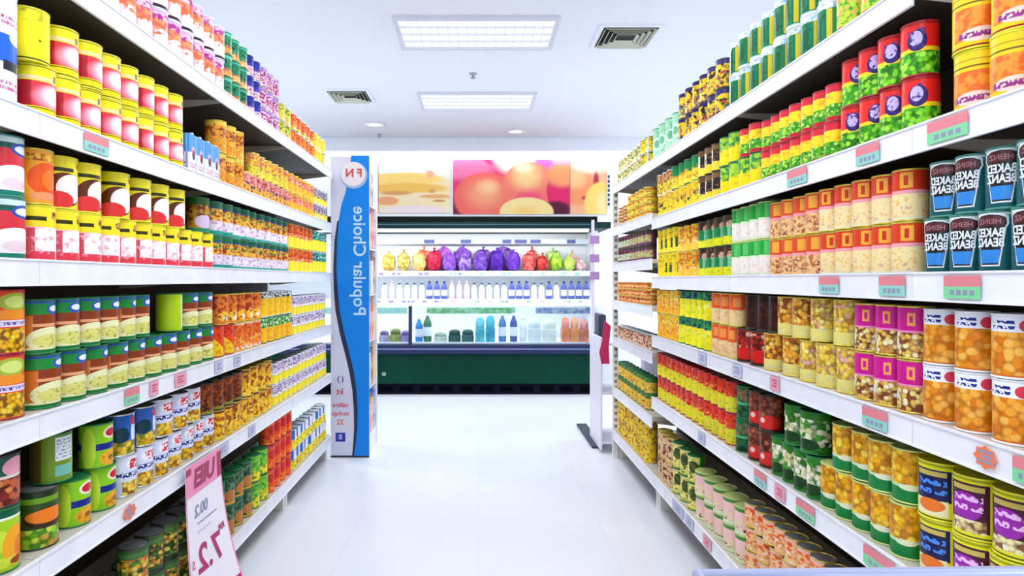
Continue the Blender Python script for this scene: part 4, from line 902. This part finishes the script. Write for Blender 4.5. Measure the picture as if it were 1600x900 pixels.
# ---------------------------------------------------------------- open refrigerated display along the back wall
m_green = mat('fridge_green', '#003a30', .6, spec=.12, noise=(2.5, .6, '#00321f')); m_navy = mat('bumper_navy', '#1c2650', .45, spec=.3); m_navyd = mat('bumper_dark', '#141d3c', .4)
m_fwhite = mat('fridge_white', '#f2f7fc', .4); m_canopy = mat('canopy_teal', '#062c30', .5, spec=.2); m_black = mat('canopy_black', '#030404', .6, spec=.15)
FY = 6.33; FX0, FX1 = -2.6, 1.26
def fridge():
    t = empty('refrigerated_display', ((FX0+FX1)/2, FY+.42, 0)); ox, oy = t.location.x, t.location.y
    def bx(n, x0, x1, y0, y1, z0, z1, m, par=t, bev=0): return box_obj(n, (x0-ox, x1-ox, y0-oy, y1-oy, z0, z1), m, par, bev)
    kp = bx('kick_plate', FX0, FX1, FY+.03, FY+.06, 0, .115, mat('kick_black', '#080a1c', .7, spec=.1))
    for i in range(18):
        x = FX0+.1+i*.21; bx('vent_slot', x, x+.14, FY+.024, FY+.0295, .03, .085, mat('vent_black', '#020206', .8, spec=.05), kp)
    bx('base_panel', FX0, FX1, FY, FY+.84, .116, .43, m_green, t, .004)
    bx('maker_mark', -1.0, -.96, FY-.003, FY-.0002, .2, .235, mat('mark_grey', '#7f9aa0', .4))
    b = bx('bumper', FX0, FX1+.07, FY-.05, FY+.06, .431, .527, m_navy, t, .012)
    bx('bumper_line', FX0, FX1+.07, FY-.0535, FY-.0503, .475, .49, mat('bumper_line', '#6a74a4', .35), b)
    bx('deck', FX0, FX1, FY+.062, FY+.86, .431, .54, m_fwhite)
    bx('back_wall', FX0, FX1, FY+.8, FY+.86, .541, 1.86, m_fwhite)
    gm = mat('clear_glass', '#f4fbff', .02, trans=1.0)
    ed = [(FX0, -.71), (-.70, FX1+.04)]
    for a_, b_ in ed: bx('glass_pane', a_+.004, b_-.004, FY-.006, FY+.0, .528, .925, gm)
    bx('glass_rail', FX0, FX1+.04, FY-.014, FY+.012, .926, .962, mat('rail_pale', '#eaf2fa', .3))
    bx('glass_divider', -.722, -.688, FY-.016, FY+.02, .528, .925, m_navyd)
    bx('end_bracket', FX1-.005, FX1+.07, FY-.03, FY+.3, .528, .84, m_navyd, t, .02)
    bx('end_panel', FX1+.001, FX1+.05, FY+.31, FY+.86, .431, 1.733, m_fwhite)
    bx('end_panel', FX0-.05, FX0-.001, FY, FY+.86, .0, 1.733, m_fwhite)
    c = bx('canopy', FX0-.05, FX1+.12, FY-.02, FY+.86, 1.735, 1.80, m_canopy, t, .006)
    bx('canopy_top', FX0-.05, FX1-.02, FY-.015, FY+.86, 1.801, 1.858, m_black, t, .004)
    bx('canopy_line', FX0, FX1-.1, FY-.0235, FY-.0203, 1.772, 1.777, mat('canopy_line', '#5a8a8e', .3), c)
    bx('lamp_tube', FX0+.1, FX1-.1, FY+.03, FY+.07, 1.70, 1.7345, m_lamp)
    for nm, y0, y1, z in (('upper', FY+.40, FY+.8, 1.29), ('middle', FY+.22, FY+.8, .985), ('back', FY+.66, FY+.8, 1.66)):
        s = bx('shelf', FX0, FX1, y0, y1, z-.02, z, m_fwhite)
        bx('price_strip', FX0, FX1, y0-.008, y0-.0005, z-.05, z+.006, mat('strip_pale', '#e2e9f6', .4), s)
        cols = [mat('tag_violet', '#9a86c8', .5), mat('tag_green', '#8fc8a8', .5), mat('tag_rose', '#e8b8d0', .5), mat('tag_navy', '#8088b8', .5)]
        if nm != 'back':
            x = FX0+1.5
            while x < FX1-.1:
                wd = random.uniform(.025, .06); bx('price_tag', x, x+wd, y0-.0095, y0-.0083, z-.04, z-.012, cols[0] if x < -.5 else random.choice(cols[1:]), s)
                x += wd+random.choice((.012, .015, .09, .2))
        else:
            for x, wd in ((-.62, .12), (-.2, .12), (.28, .1), (.42, .14), (.6, .12), (1.02, .1)): bx('price_tag', x, x+wd, y0-.0095, y0-.0083, z-.044, z, mat('tag_blue', '#5a64a4', .5), s)
    for x0, x1, m_ in ((FX0, -.76, '#7ab8b4'), (-.55, .4, '#4f9a5a'), (.62, 1.2, '#5a58a0')):
        bx('tag_strip', x0, x1, FY+.2, FY+.208, .835, .90, mat('strip_'+m_[1:], m_, .5, noise=(20, .7, '#a8d0b8')))
    bx('added_shelf_lamp', FX0+.1, FX1-.1, FY+.235, FY+.255, .945, .9645, m_lamp)  # unseen strip, added to brighten the packs behind the glass
    for wz, yl, zl, an in ((FRIDGE_W, .05, 1.695, 38), (9.0, .245, .94, 10)):  # canopy lamp, then the light of the added strip
        ld = bpy.data.lights.new('lamp', 'AREA'); ld.shape = 'RECTANGLE'; ld.size = FX1-FX0-.3; ld.size_y = .05; ld.energy = wz; ld.color = (.95, .985, 1)
        lo = bpy.data.objects.new('lamp', ld); COL.objects.link(lo); lo.parent = t; lo.location = (0, FY+yl-oy, zl); lo.rotation_euler = (math.radians(an), 0, 0)
    tag(t, 'long open refrigerated display with dark green base against the back wall', 'refrigerated display')
fridge()
# produce bags on the upper shelf
def bag_mesh(nm, m, w_, d_, h_, seed):
    rs = random.Random(seed); bm = bmesh.new(); bmesh.ops.create_icosphere(bm, subdivisions=3, radius=1)
    ph = [rs.uniform(0, 6) for _ in range(6)]
    for v in bm.verts:
        x, y, z = v.co
        sq = lambda q, p: math.copysign(abs(q)**p, q)
        wob = 1+.1*math.sin(5*x+ph[0])*math.sin(4*z+ph[1])+.08*math.sin(9*y+ph[2]+4*x)+.05*math.sin(13*z+ph[3])
        v.co = Vector((sq(x, .75)*w_/2*wob, sq(y, .8)*d_/2*wob, sq(z, .8)*h_/2*wob))
    lo = [min(v.co[i] for v in bm.verts) for i in range(3)]; hi = [max(v.co[i] for v in bm.verts) for i in range(3)]
    for v in bm.verts:
        v.co = Vector(((v.co.x-lo[0])/(hi[0]-lo[0])*w_-w_/2, (v.co.y-lo[1])/(hi[1]-lo[1])*d_-d_/2, (v.co.z-lo[2])/(hi[2]-lo[2])*h_))
    return finish(nm, bm, [m], smooth=True, link=False)
def bag_mat(c1, c2): return mat('bag_'+c1[1:]+c2[1:], c1, .4, spec=.2, noise=(22, 1.0, c2))
BAGS = [  # x, row (0 front, 1 behind), width, height, colours, words
    (-1.0, 0, .15, .2, '#e4c870', '#a88420', 'pale yellow'), (-.83, 0, .15, .22, '#e2c478', '#8a8018', 'mottled yellow'), (-.66, 0, .15, .21, '#e8c090', '#c09c30', 'cream and yellow'),
    (-.49, 0, .16, .24, '#c82848', '#841030', 'bright red'), (-.32, 0, .15, .2, '#5e24a4', '#9468c4', 'purple and lilac'), (-.15, 0, .16, .17, '#a88cd0', '#481888', 'pale and dark violet'),
    (.03, 0, .17, .2, '#431486', '#7e56b8', 'deep purple and lilac'), (.215, 0, .17, .24, '#360c78', '#5424a0', 'dark purple'), (.395, 0, .16, .22, '#461488', '#7040b4', 'bright violet'),
    (.565, 0, .15, .2, '#a01420', '#d87068', 'crimson'), (.725, 0, .14, .18, '#d8483c', '#7a1420', 'dark red'), (.875, 0, .14, .2, '#b4d038', '#4a8420', 'lime green'),
    (1.02, 0, .13, .17, '#8cc430', '#c4d870', 'bright green'), (1.15, 0, .11, .13, '#ead0d0', '#b88a90', 'small greyish pink'),
    (-.4, 1, .2, .29, '#8c2498', '#c078c4', 'pinkish purple'), (-.17, 1, .2, .29, '#5c1c98', '#9a68c8', 'rounded purple'), (.06, 1, .2, .26, '#9470c0', '#4c1c8c', 'pale lilac'),
    (.29, 1, .2, .29, '#a080cc', '#44187e', 'lilac and violet'), (.62, 1, .18, .26, '#e09090', '#b83c3c', 'pale red'), (-.62, 1, .18, .26, '#f0b078', '#d84a4a', 'orange-red'), (.86, 1, .18, .25, '#dce8a0', '#8ab84a', 'pale green'), (1.08, 1, .16, .22, '#f0d8d0', '#d09a8a', 'pale pink')]
for i, (x, rw, wd_, hh, c1, c2, wd) in enumerate(BAGS):
    me = bag_mesh('produce_bag', bag_mat(c1, c2), wd_*1.03 if rw == 0 else wd_*1.1, .15, hh, i)
    o = bpy.data.objects.new('produce_bag', me); COL.objects.link(o); o.location = (x, FY+.495+rw*.165, 1.2905)
    sb = bmesh.new(); add_lathe(sb, [(.012, .0, 0), (.009, .015, 0), (.02, .035, 0), (.001, .036, 0)], 10, True, False, (0, -.01, hh*.97)); finish('tied_neck', sb, bag_mat(c1, c2), o)
    tag(o, f"{wd} produce bag, {'front' if rw == 0 else 'back'} row of the refrigerated upper shelf", 'bag', 'produce bags in the refrigerated display')
def bottle(nm, x, y, z, r, h, m, mc, label, grp, cat='bottle'):
    bm = bmesh.new(); add_lathe(bm, [(r*.92, 0, 0), (r, h*.03, 0), (r, h*.62, 0), (r*.85, h*.72, 0), (r*.42, h*.84, 0), (r*.4, h*.9, 0)], 14, True, True)
    o = finish(nm, bm, m, None, (x, y, z), smooth=True)
    bm = bmesh.new(); add_lathe(bm, [(r*.45, h*.901, 0), (r*.45, h, 0), (.001, h, 0)], 12, True, False); finish('cap', bm, mc, o)
    bm = bmesh.new(); add_lathe(bm, [(r*1.012, h*.2, 0), (r*1.012, h*.52, 0)], 14, False, False); finish('label', bm, mat('bottle_label_pale', '#e8ecf6', .5), o, smooth=True)
    tag(o, label, cat, grp)
mb = [mat('bottle_violet', '#5a5ab0', .25), mat('bottle_rose', '#e6b8c8', .3), mat('bottle_white', '#e8eef4', .3), mat('bottle_blue', '#4a58a8', .25)]; mcap = mat('cap_navy', '#2a3468', .4)
xs = [-1.02+i*.0815 for i in range(28)]
pat = [2, 1, 2, 2, 2, 2, 3, 3, 3, 1, 1, 1, 2, 2, 2, 2, 2, 3, 3, 3, 2, 2, 3, 2, 3, 3, 3, 3]
BW = {0: 'violet', 1: 'rose pink', 2: 'white', 3: 'blue'}; cnt = {}
for x, p in zip(xs, pat):
    cnt[p] = cnt.get(p, 0)+1
    bottle('drink_bottle', x, FY+.3, .9855, .032, .2 if p != 2 else .18, mb[p], mcap if p != 1 else mb[1], f"small {BW[p]} bottle, {ORD[cnt[p]-1]} {BW[p]} one from left, refrigerated middle shelf", 'bottles on the refrigerated middle shelf')
def pack(x, w_, h_, c1, c2, label, y=FY+.16, d=.1, z=.5405):
    o = empty('food_pack', (x, y, z)); box_obj('tray', (-w_/2, w_/2, -d/2, d/2, 0, h_*.55), mat('pack_'+c1[1:], c1, .3, noise=(16, .7, c2)), o, .006)
    bm = bmesh.new(); bmesh.ops.create_uvsphere(bm, u_segments=14, v_segments=8, radius=1)
    for v in bm.verts: v.co = Vector((math.copysign(abs(v.co.x)**.6, v.co.x)*w_*.47, math.copysign(abs(v.co.y)**.6, v.co.y)*d*.46, v.co.z*h_*.3+h_*.7))
    finish('contents', bm, mat('packtop_'+c2[1:], c2, .3, noise=(14, .7, c1)), o, smooth=True)
    tag(o, label, 'food pack', 'packs behind the refrigerated display glass')
G = 'behind the refrigerated display glass'
for x, w_, h_, c1, c2, wd in ((-1.0, .1, .12, '#c8c4e0', '#5a4a7a', 'lavender food pack at the left edge'), (-.88, .12, .14, '#a8b060', '#5a6a3a', 'olive food pack'), (-.77, .1, .12, '#9a90c8', '#6a5aa0', 'violet food pack beside the dark divider'),
        (-.40, .14, .1, '#cfe2d0', '#8a9a90', 'pale grey-green pack in the middle'), (-.25, .13, .13, '#1d5a50', '#0f3a34', 'dark green pack, nearer the divider'), (-.11, .13, .13, '#2a6a66', '#1c4a4c', 'dark teal-green pack, nearer the teal packs'),
        (.02, .1, .26, '#2a9aa8', '#7ad0d8', 'teal pack, left of its pair'), (.13, .1, .28, '#1c8ab0', '#58c0d0', 'bright blue-teal pack, right of its pair'), (.60, .14, .25, '#dfe8ea', '#c8d8d8', 'pale white pack, left of its pair'), (.76, .14, .24, '#e2e8e8', '#cfe0d0', 'pale white pack, right of its pair'),
        (.93, .09, .26, '#d87a1e', '#f09a90', 'orange pack, left of its trio'), (1.03, .09, .26, '#e0841e', '#f0b090', 'orange pack in middle of its trio'), (1.13, .09, .24, '#c8661c', '#f0a0a8', 'orange pack, right of its trio')):
    pack(x, w_, h_, c1, c2, f"{wd}, {G}")
for x, r, h, c, wd in ((-.63, .04, .26, '#2f86c8', 'bright blue bottle beside the divider'), (-.54, .045, .3, '#3f7050', 'green bottle near the divider'), (.26, .04, .3, '#4a78b0', 'blue bottle right of the teal packs'), (.38, .04, .3, '#4458a0', 'indigo bottle right of the blue one'), (.48, .036, .26, '#dbe4f0', 'white bottle left of the pale packs')):
    bottle('tall_bottle', x, FY+.16, .5405, r, h, mat('tall_'+c[1:], c, .25), mat('cap_pale', '#e6ecf2', .4), wd + ', ' + G, 'tall bottles behind the refrigerated display glass')

# ---------------------------------------------------------------- fruit posters on the back wall
def poster(x0, x1, z0, z1, base, layers, label, key):
    t = empty('fruit_poster', ((x0+x1)/2, WALL_Y-.001, z0)); hw, h = (x1-x0)/2, z1-z0
    box_obj('backing_board', (-hw, hw, -.018, -.0005, 0, h), mat('poster_board', '#f0e8ea', .6), t)
    bm = bmesh.new(); uvl = bm.loops.layers.uv.verify()
    f = bm.faces.new([bm.verts.new(p) for p in ((-hw, -.0186, 0), (hw, -.0186, 0), (hw, -.0186, h), (-hw, -.0186, h))])
    for lp in f.loops: lp[uvl].uv = (lp.vert.co.x/(2*hw), lp.vert.co.z/h)
    finish('printed_sheet', bm, label_mat('poster_'+key, base, layers, .5, False), t)
    tag(t, label, 'poster', 'fruit posters on the back wall')
kz = WALL_Y/F
def WX(px): return (px-VX)*kz
def WZ(py): return EYE+(VY-py)*kz
poster(WX(560), WX(591), WZ(332), WZ(240), '#f4c8dc', [E(-.1, .3, .5, .4, '#f29ab8', .5), E(.2, .8, .3, .3, '#f6dce8', .6), E(.3, .15, .2, .2, '#e89aa0', .5)], 'narrow pink fruit poster beside the blue display stand', 'pink')
poster(WX(592), WX(703), WZ(333), WZ(247), '#f3f4e2', [E(-.2, .9, .5, .3, '#e8f6ee', .6), R(-.5, .5, 0, .62, '#f9e6b4'), E(-.12, .62, .62, .13, '#fbd67a', .3), E(-.1, .45, .7, .12, '#f6c25e', .4), E(-.25, .36, .3, .05, '#e0a060', .5), E(-.38, .22, .2, .1, '#f4a878', .4), E(.1, .28, .3, .1, '#fbe6c0', .3), E(.3, .3, .3, .05, '#f0b070', .5), E(.22, .7, .07, .09, '#f4b48a', .4), E(.25, .4, .06, .05, '#e0a868', .4), E(.35, .22, .12, .03, '#d89a5a', .5), E(-.0, .06, .6, .1, '#f6e0e6', .5)], 'pale yellow banana poster on the back wall, left', 'banana')
poster(WX(708), WX(890), WZ(335), WZ(250), '#e2306e', [E(-.44, .86, .4, .3, '#f27aa8', .5), E(-.15, 1.0, .1, .12, '#b8307a', .4), E(.06, 1.1, .26, .5, '#fff4e6', .4), E(.3, .95, .12, .2, '#c46ac0', .3), E(.46, 1.0, .14, .2, '#f2a8d0', .4),
        E(-.5, .1, .12, .3, '#7a103e', .4), E(-.22, .3, .29, .5, '#f26a62', .12), E(-.23, .36, .24, .4, '#f9a078', .8), E(-.2, .5, .14, .2, '#fcc890', .9),
        E(.15, .52, .24, .46, '#f4806a', .1), E(.13, .68, .2, .34, '#fcd090', .8), E(.16, .3, .2, .2, '#f2527a', .8), E(.1, .85, .12, .14, '#fdf0c8', .9),
        E(.46, .42, .17, .42, '#e6286a', .12), E(.44, .72, .19, .28, '#fba06a', .5), E(.38, .08, .16, .2, '#5a1034', .4), E(.13, .04, .24, .28, '#fbe09a', .08), E(.12, .02, .18, .2, '#fcd07a', .8)], 'pink and orange mango poster in the middle of the back wall', 'mango')
poster(WX(891), WX(948), WZ(335), WZ(250), '#f8b890', [E(-.3, .5, .55, .4, '#f99a6a', .3), E(-.35, .65, .4, .25, '#fcc48a', .7), E(.1, .9, .8, .2, '#fbe0c8', .5), E(.2, .62, .1, .2, '#c03a4a', .5), E(.0, .3, .25, .06, '#b02a4a', .5), E(.35, .2, .5, .42, '#fcd870', .15), E(.4, .2, .3, .3, '#fbe6a0', .7)], 'orange and yellow fruit poster at the right end of back wall', 'citrus')
o = empty('hanging_sign', (WX(950), WALL_Y-.03, WZ(326))); box_obj('sign_board', (-.018, .018, -.01, .01, 0, .42), mat('sign_white', '#e9ecf4', .5), o)
bm = bmesh.new()
for i in range(7): add_box(bm, -.012, .012, -.0115, -.0101, .03+i*.054, .065+i*.054)
finish('lettering', bm, mat('sign_ink', '#3a3550', .5), o); box_obj('wall_bracket', (-.01, .01, .0102, .029, .18, .24), m_white, o)
tag(o, 'narrow vertical sign with dark marks at the right end of posters', 'sign')
# cove lamp behind the bulkhead that washes the back wall
o = empty('cove_light', (0, BULK_Y+.09, CEIL)); box_obj('batten', (-2.6, 2.6, -.02, .03, -.05, -.0005), m_white, o); box_obj('tube', (-2.55, 2.55, -.008, .018, -.075, -.0505), m_lamp, o)
ld = bpy.data.lights.new('lamp', 'AREA'); ld.shape = 'RECTANGLE'; ld.size = 5; ld.size_y = .03; ld.energy = 16; lo = bpy.data.objects.new('lamp', ld); COL.objects.link(lo); lo.parent = o; lo.location = (0, 0, -.08); lo.rotation_euler = (math.radians(12), 0, 0)
tag(o, 'long strip light hidden behind the bulkhead above the posters', 'light')

# ---------------------------------------------------------------- white end stand with magenta ribbon by the right shelves
def end_stand():
    y0 = 4.2; t = empty('end_stand', (.93, y0+.2, 0))
    box_obj('side_panel', (-.085, -.07, -.2, .2, .02, .80), mat('stand_white', '#e9e6f2', .4), t, .004)
    box_obj('side_panel', (.3, .315, -.2, .2, .02, .80), mat('stand_white', '#e9e6f2', .4), t, .004)
    for z in (.08, .42, .76): box_obj('shelf', (-.0695, .2995, -.2, .2, z-.015, z), mat('stand_white', '#e9e6f2', .4), t)
    box_obj('foot', (-.12, -.04, -.08, .6, .0, .019), mat('stand_foot', '#3a3f52', .5), t, .004); box_obj('foot', (.27, .33, -.2, .2, .0, .019), mat('stand_foot', '#3a3f52', .5), t, .004)
    bm = bmesh.new(); add_prism(bm, [(-.02, 0), (.035, .0), (.03, .12), (.045, .26), (.0, .3), (-.015, .16), (-.035, .08)], -.004, .004, 'xz'); finish('ribbon', bm, mat('ribbon_magenta', '#c8185a', .5), t, (-.06, -.21, .62))
    box_obj('back_post', (-.075, -.055, .17, .19, .801, 1.65), mat('stand_white', '#e9e6f2', .4), t)
    bm = bmesh.new()
    for i, z in enumerate((1.2, 1.33, 1.47)): add_box(bm, -.09, -.02, .16, .169, z, z+.06)
    finish('card', bm, mat('card_violet', '#b98ac8', .5), t)
    tag(t, 'white end stand with magenta ribbon beyond the right shelves', 'display stand')
end_stand()

# ---------------------------------------------------------------- wire loops on the right top shelf
def wire_loop(y, h, label):
    z0 = RS[0]; x0 = AR+.02; x1 = AR+.36; r = .05
    pts = [(x0, y, z0+.0035), (x0, y, z0+h-r)]
    for i in range(1, 7): a = PI-PI/2*i/6; pts.append((x0+r+r*math.cos(a), y, z0+h-r+r*math.sin(a)))
    for i in range(0, 7): a = PI/2-PI/2*i/6; pts.append((x1-r+r*math.cos(a), y, z0+h-r+r*math.sin(a)))
    pts.append((x1, y, z0+.0035))
    bm = bmesh.new(); add_tube(bm, pts, .003, 8); o = finish('wire_divider', bm, mat('wire_grey', '#c9ced8', .35, .5), None)
    bm = bmesh.new(); add_tube(bm, [(x0, y, z0+h*.55), (x1, y, z0+h*.55)], .0022, 6); finish('cross_wire', bm, mat('wire_grey', '#c9ced8', .35, .5), o)
    tag(o, label, 'divider', 'wire dividers on the right top shelf')
wire_loop(F*(AR+.02)/(1141.5-VX), .26, 'thin wire loop divider beside the green tins, right top shelf')
wire_loop(F*(AR+.02)/(1012.5-VX), .2, 'thin wire loop divider beside the tall pale green tins')

# ---------------------------------------------------------------- shopping trolley at the bottom right, only its rim in view
def trolley():
    t = empty('shopping_trolley', (.53, .45, 0), math.radians(-1.4)); m_w = mat('trolley_chrome', '#b9bfe2', .3, .35); hx, hy, zt, zb = .27, .28, .8405, .55
    bm = bmesh.new()
    add_tube(bm, [(-hx, -hy, zt), (-hx, hy, zt), (hx, hy, zt+.012), (hx, -hy, zt+.012), (-hx, -hy, zt)], .0085, 10); finish('basket_rim', bm, m_w, t)
    bm = bmesh.new()
    for i in range(15):
        x = -hx+2*hx*i/14
        for y in (-hy, hy): add_tube(bm, [(x, y, zt), (x*.9, y*.92, zb)], .0022, 5)
        add_tube(bm, [(x*.9, -hy*.92, zb), (x*.9, hy*.92, zb)], .0022, 5)
    for i in range(1, 14):
        y = -hy+2*hy*i/14
        for x in (-hx, hx): add_tube(bm, [(x, y, zt), (x*.9, y*.92, zb)], .0022, 5)
    for k in range(1, 6):
        z = zb+(zt-zb)*k/6; q = .9+.1*k/6; qy = .92+.08*k/6
        add_tube(bm, [(-hx*q, -hy*qy, z), (-hx*q, hy*qy, z), (hx*q, hy*qy, z), (hx*q, -hy*qy, z), (-hx*q, -hy*qy, z)], .0022, 5)
    finish('wire_basket', bm, m_w, t)
    bm = bmesh.new()
    for s in (-1, 1): add_tube(bm, [(s*hx*.9, hy*.92, zb), (s*hx*.85, -hy*.8, .3), (s*hx*.85, -hy*.9, .11)], .011, 8); add_tube(bm, [(s*hx*.85, -hy*.9, .14), (s*hx*.8, hy*.95, .14), (s*hx*.8, hy*.95, .11)], .011, 8)
    for s in (-1, 1): add_tube(bm, [(s*hx*.85, -hy*.8, .3), (s*hx*.9, -hy*.92, zb)], .011, 8)
    finish('undercarriage', bm, m_w, t)
    for s in (-1, 1):
        for y, q in ((-hy*.9, .85), (hy*.95, .8)):
            bm = bmesh.new(); bmesh.ops.create_cone(bm, cap_ends=True, segments=18, radius1=.055, radius2=.055, depth=.028, matrix=Matrix.Translation((s*hx*q, y, .0555)) @ Matrix.Rotation(PI/2, 4, 'Y'))
            finish('wheel', bm, mat('wheel_grey', '#50535e', .6), t)
    bm = bmesh.new(); add_tube(bm, [(-hx, -hy-.06, zt+.05), (hx, -hy-.06, zt+.05)], .014, 12)
    for s in (-1, 1): add_tube(bm, [(s*hx, -hy, zt), (s*hx, -hy-.06, zt+.05)], .008, 8)
    finish('handle', bm, mat('handle_blue', '#6a72c8', .4), t)
    tag(t, 'lavender-grey shopping trolley at the bottom right, only its rim showing', 'trolley')
trolley()
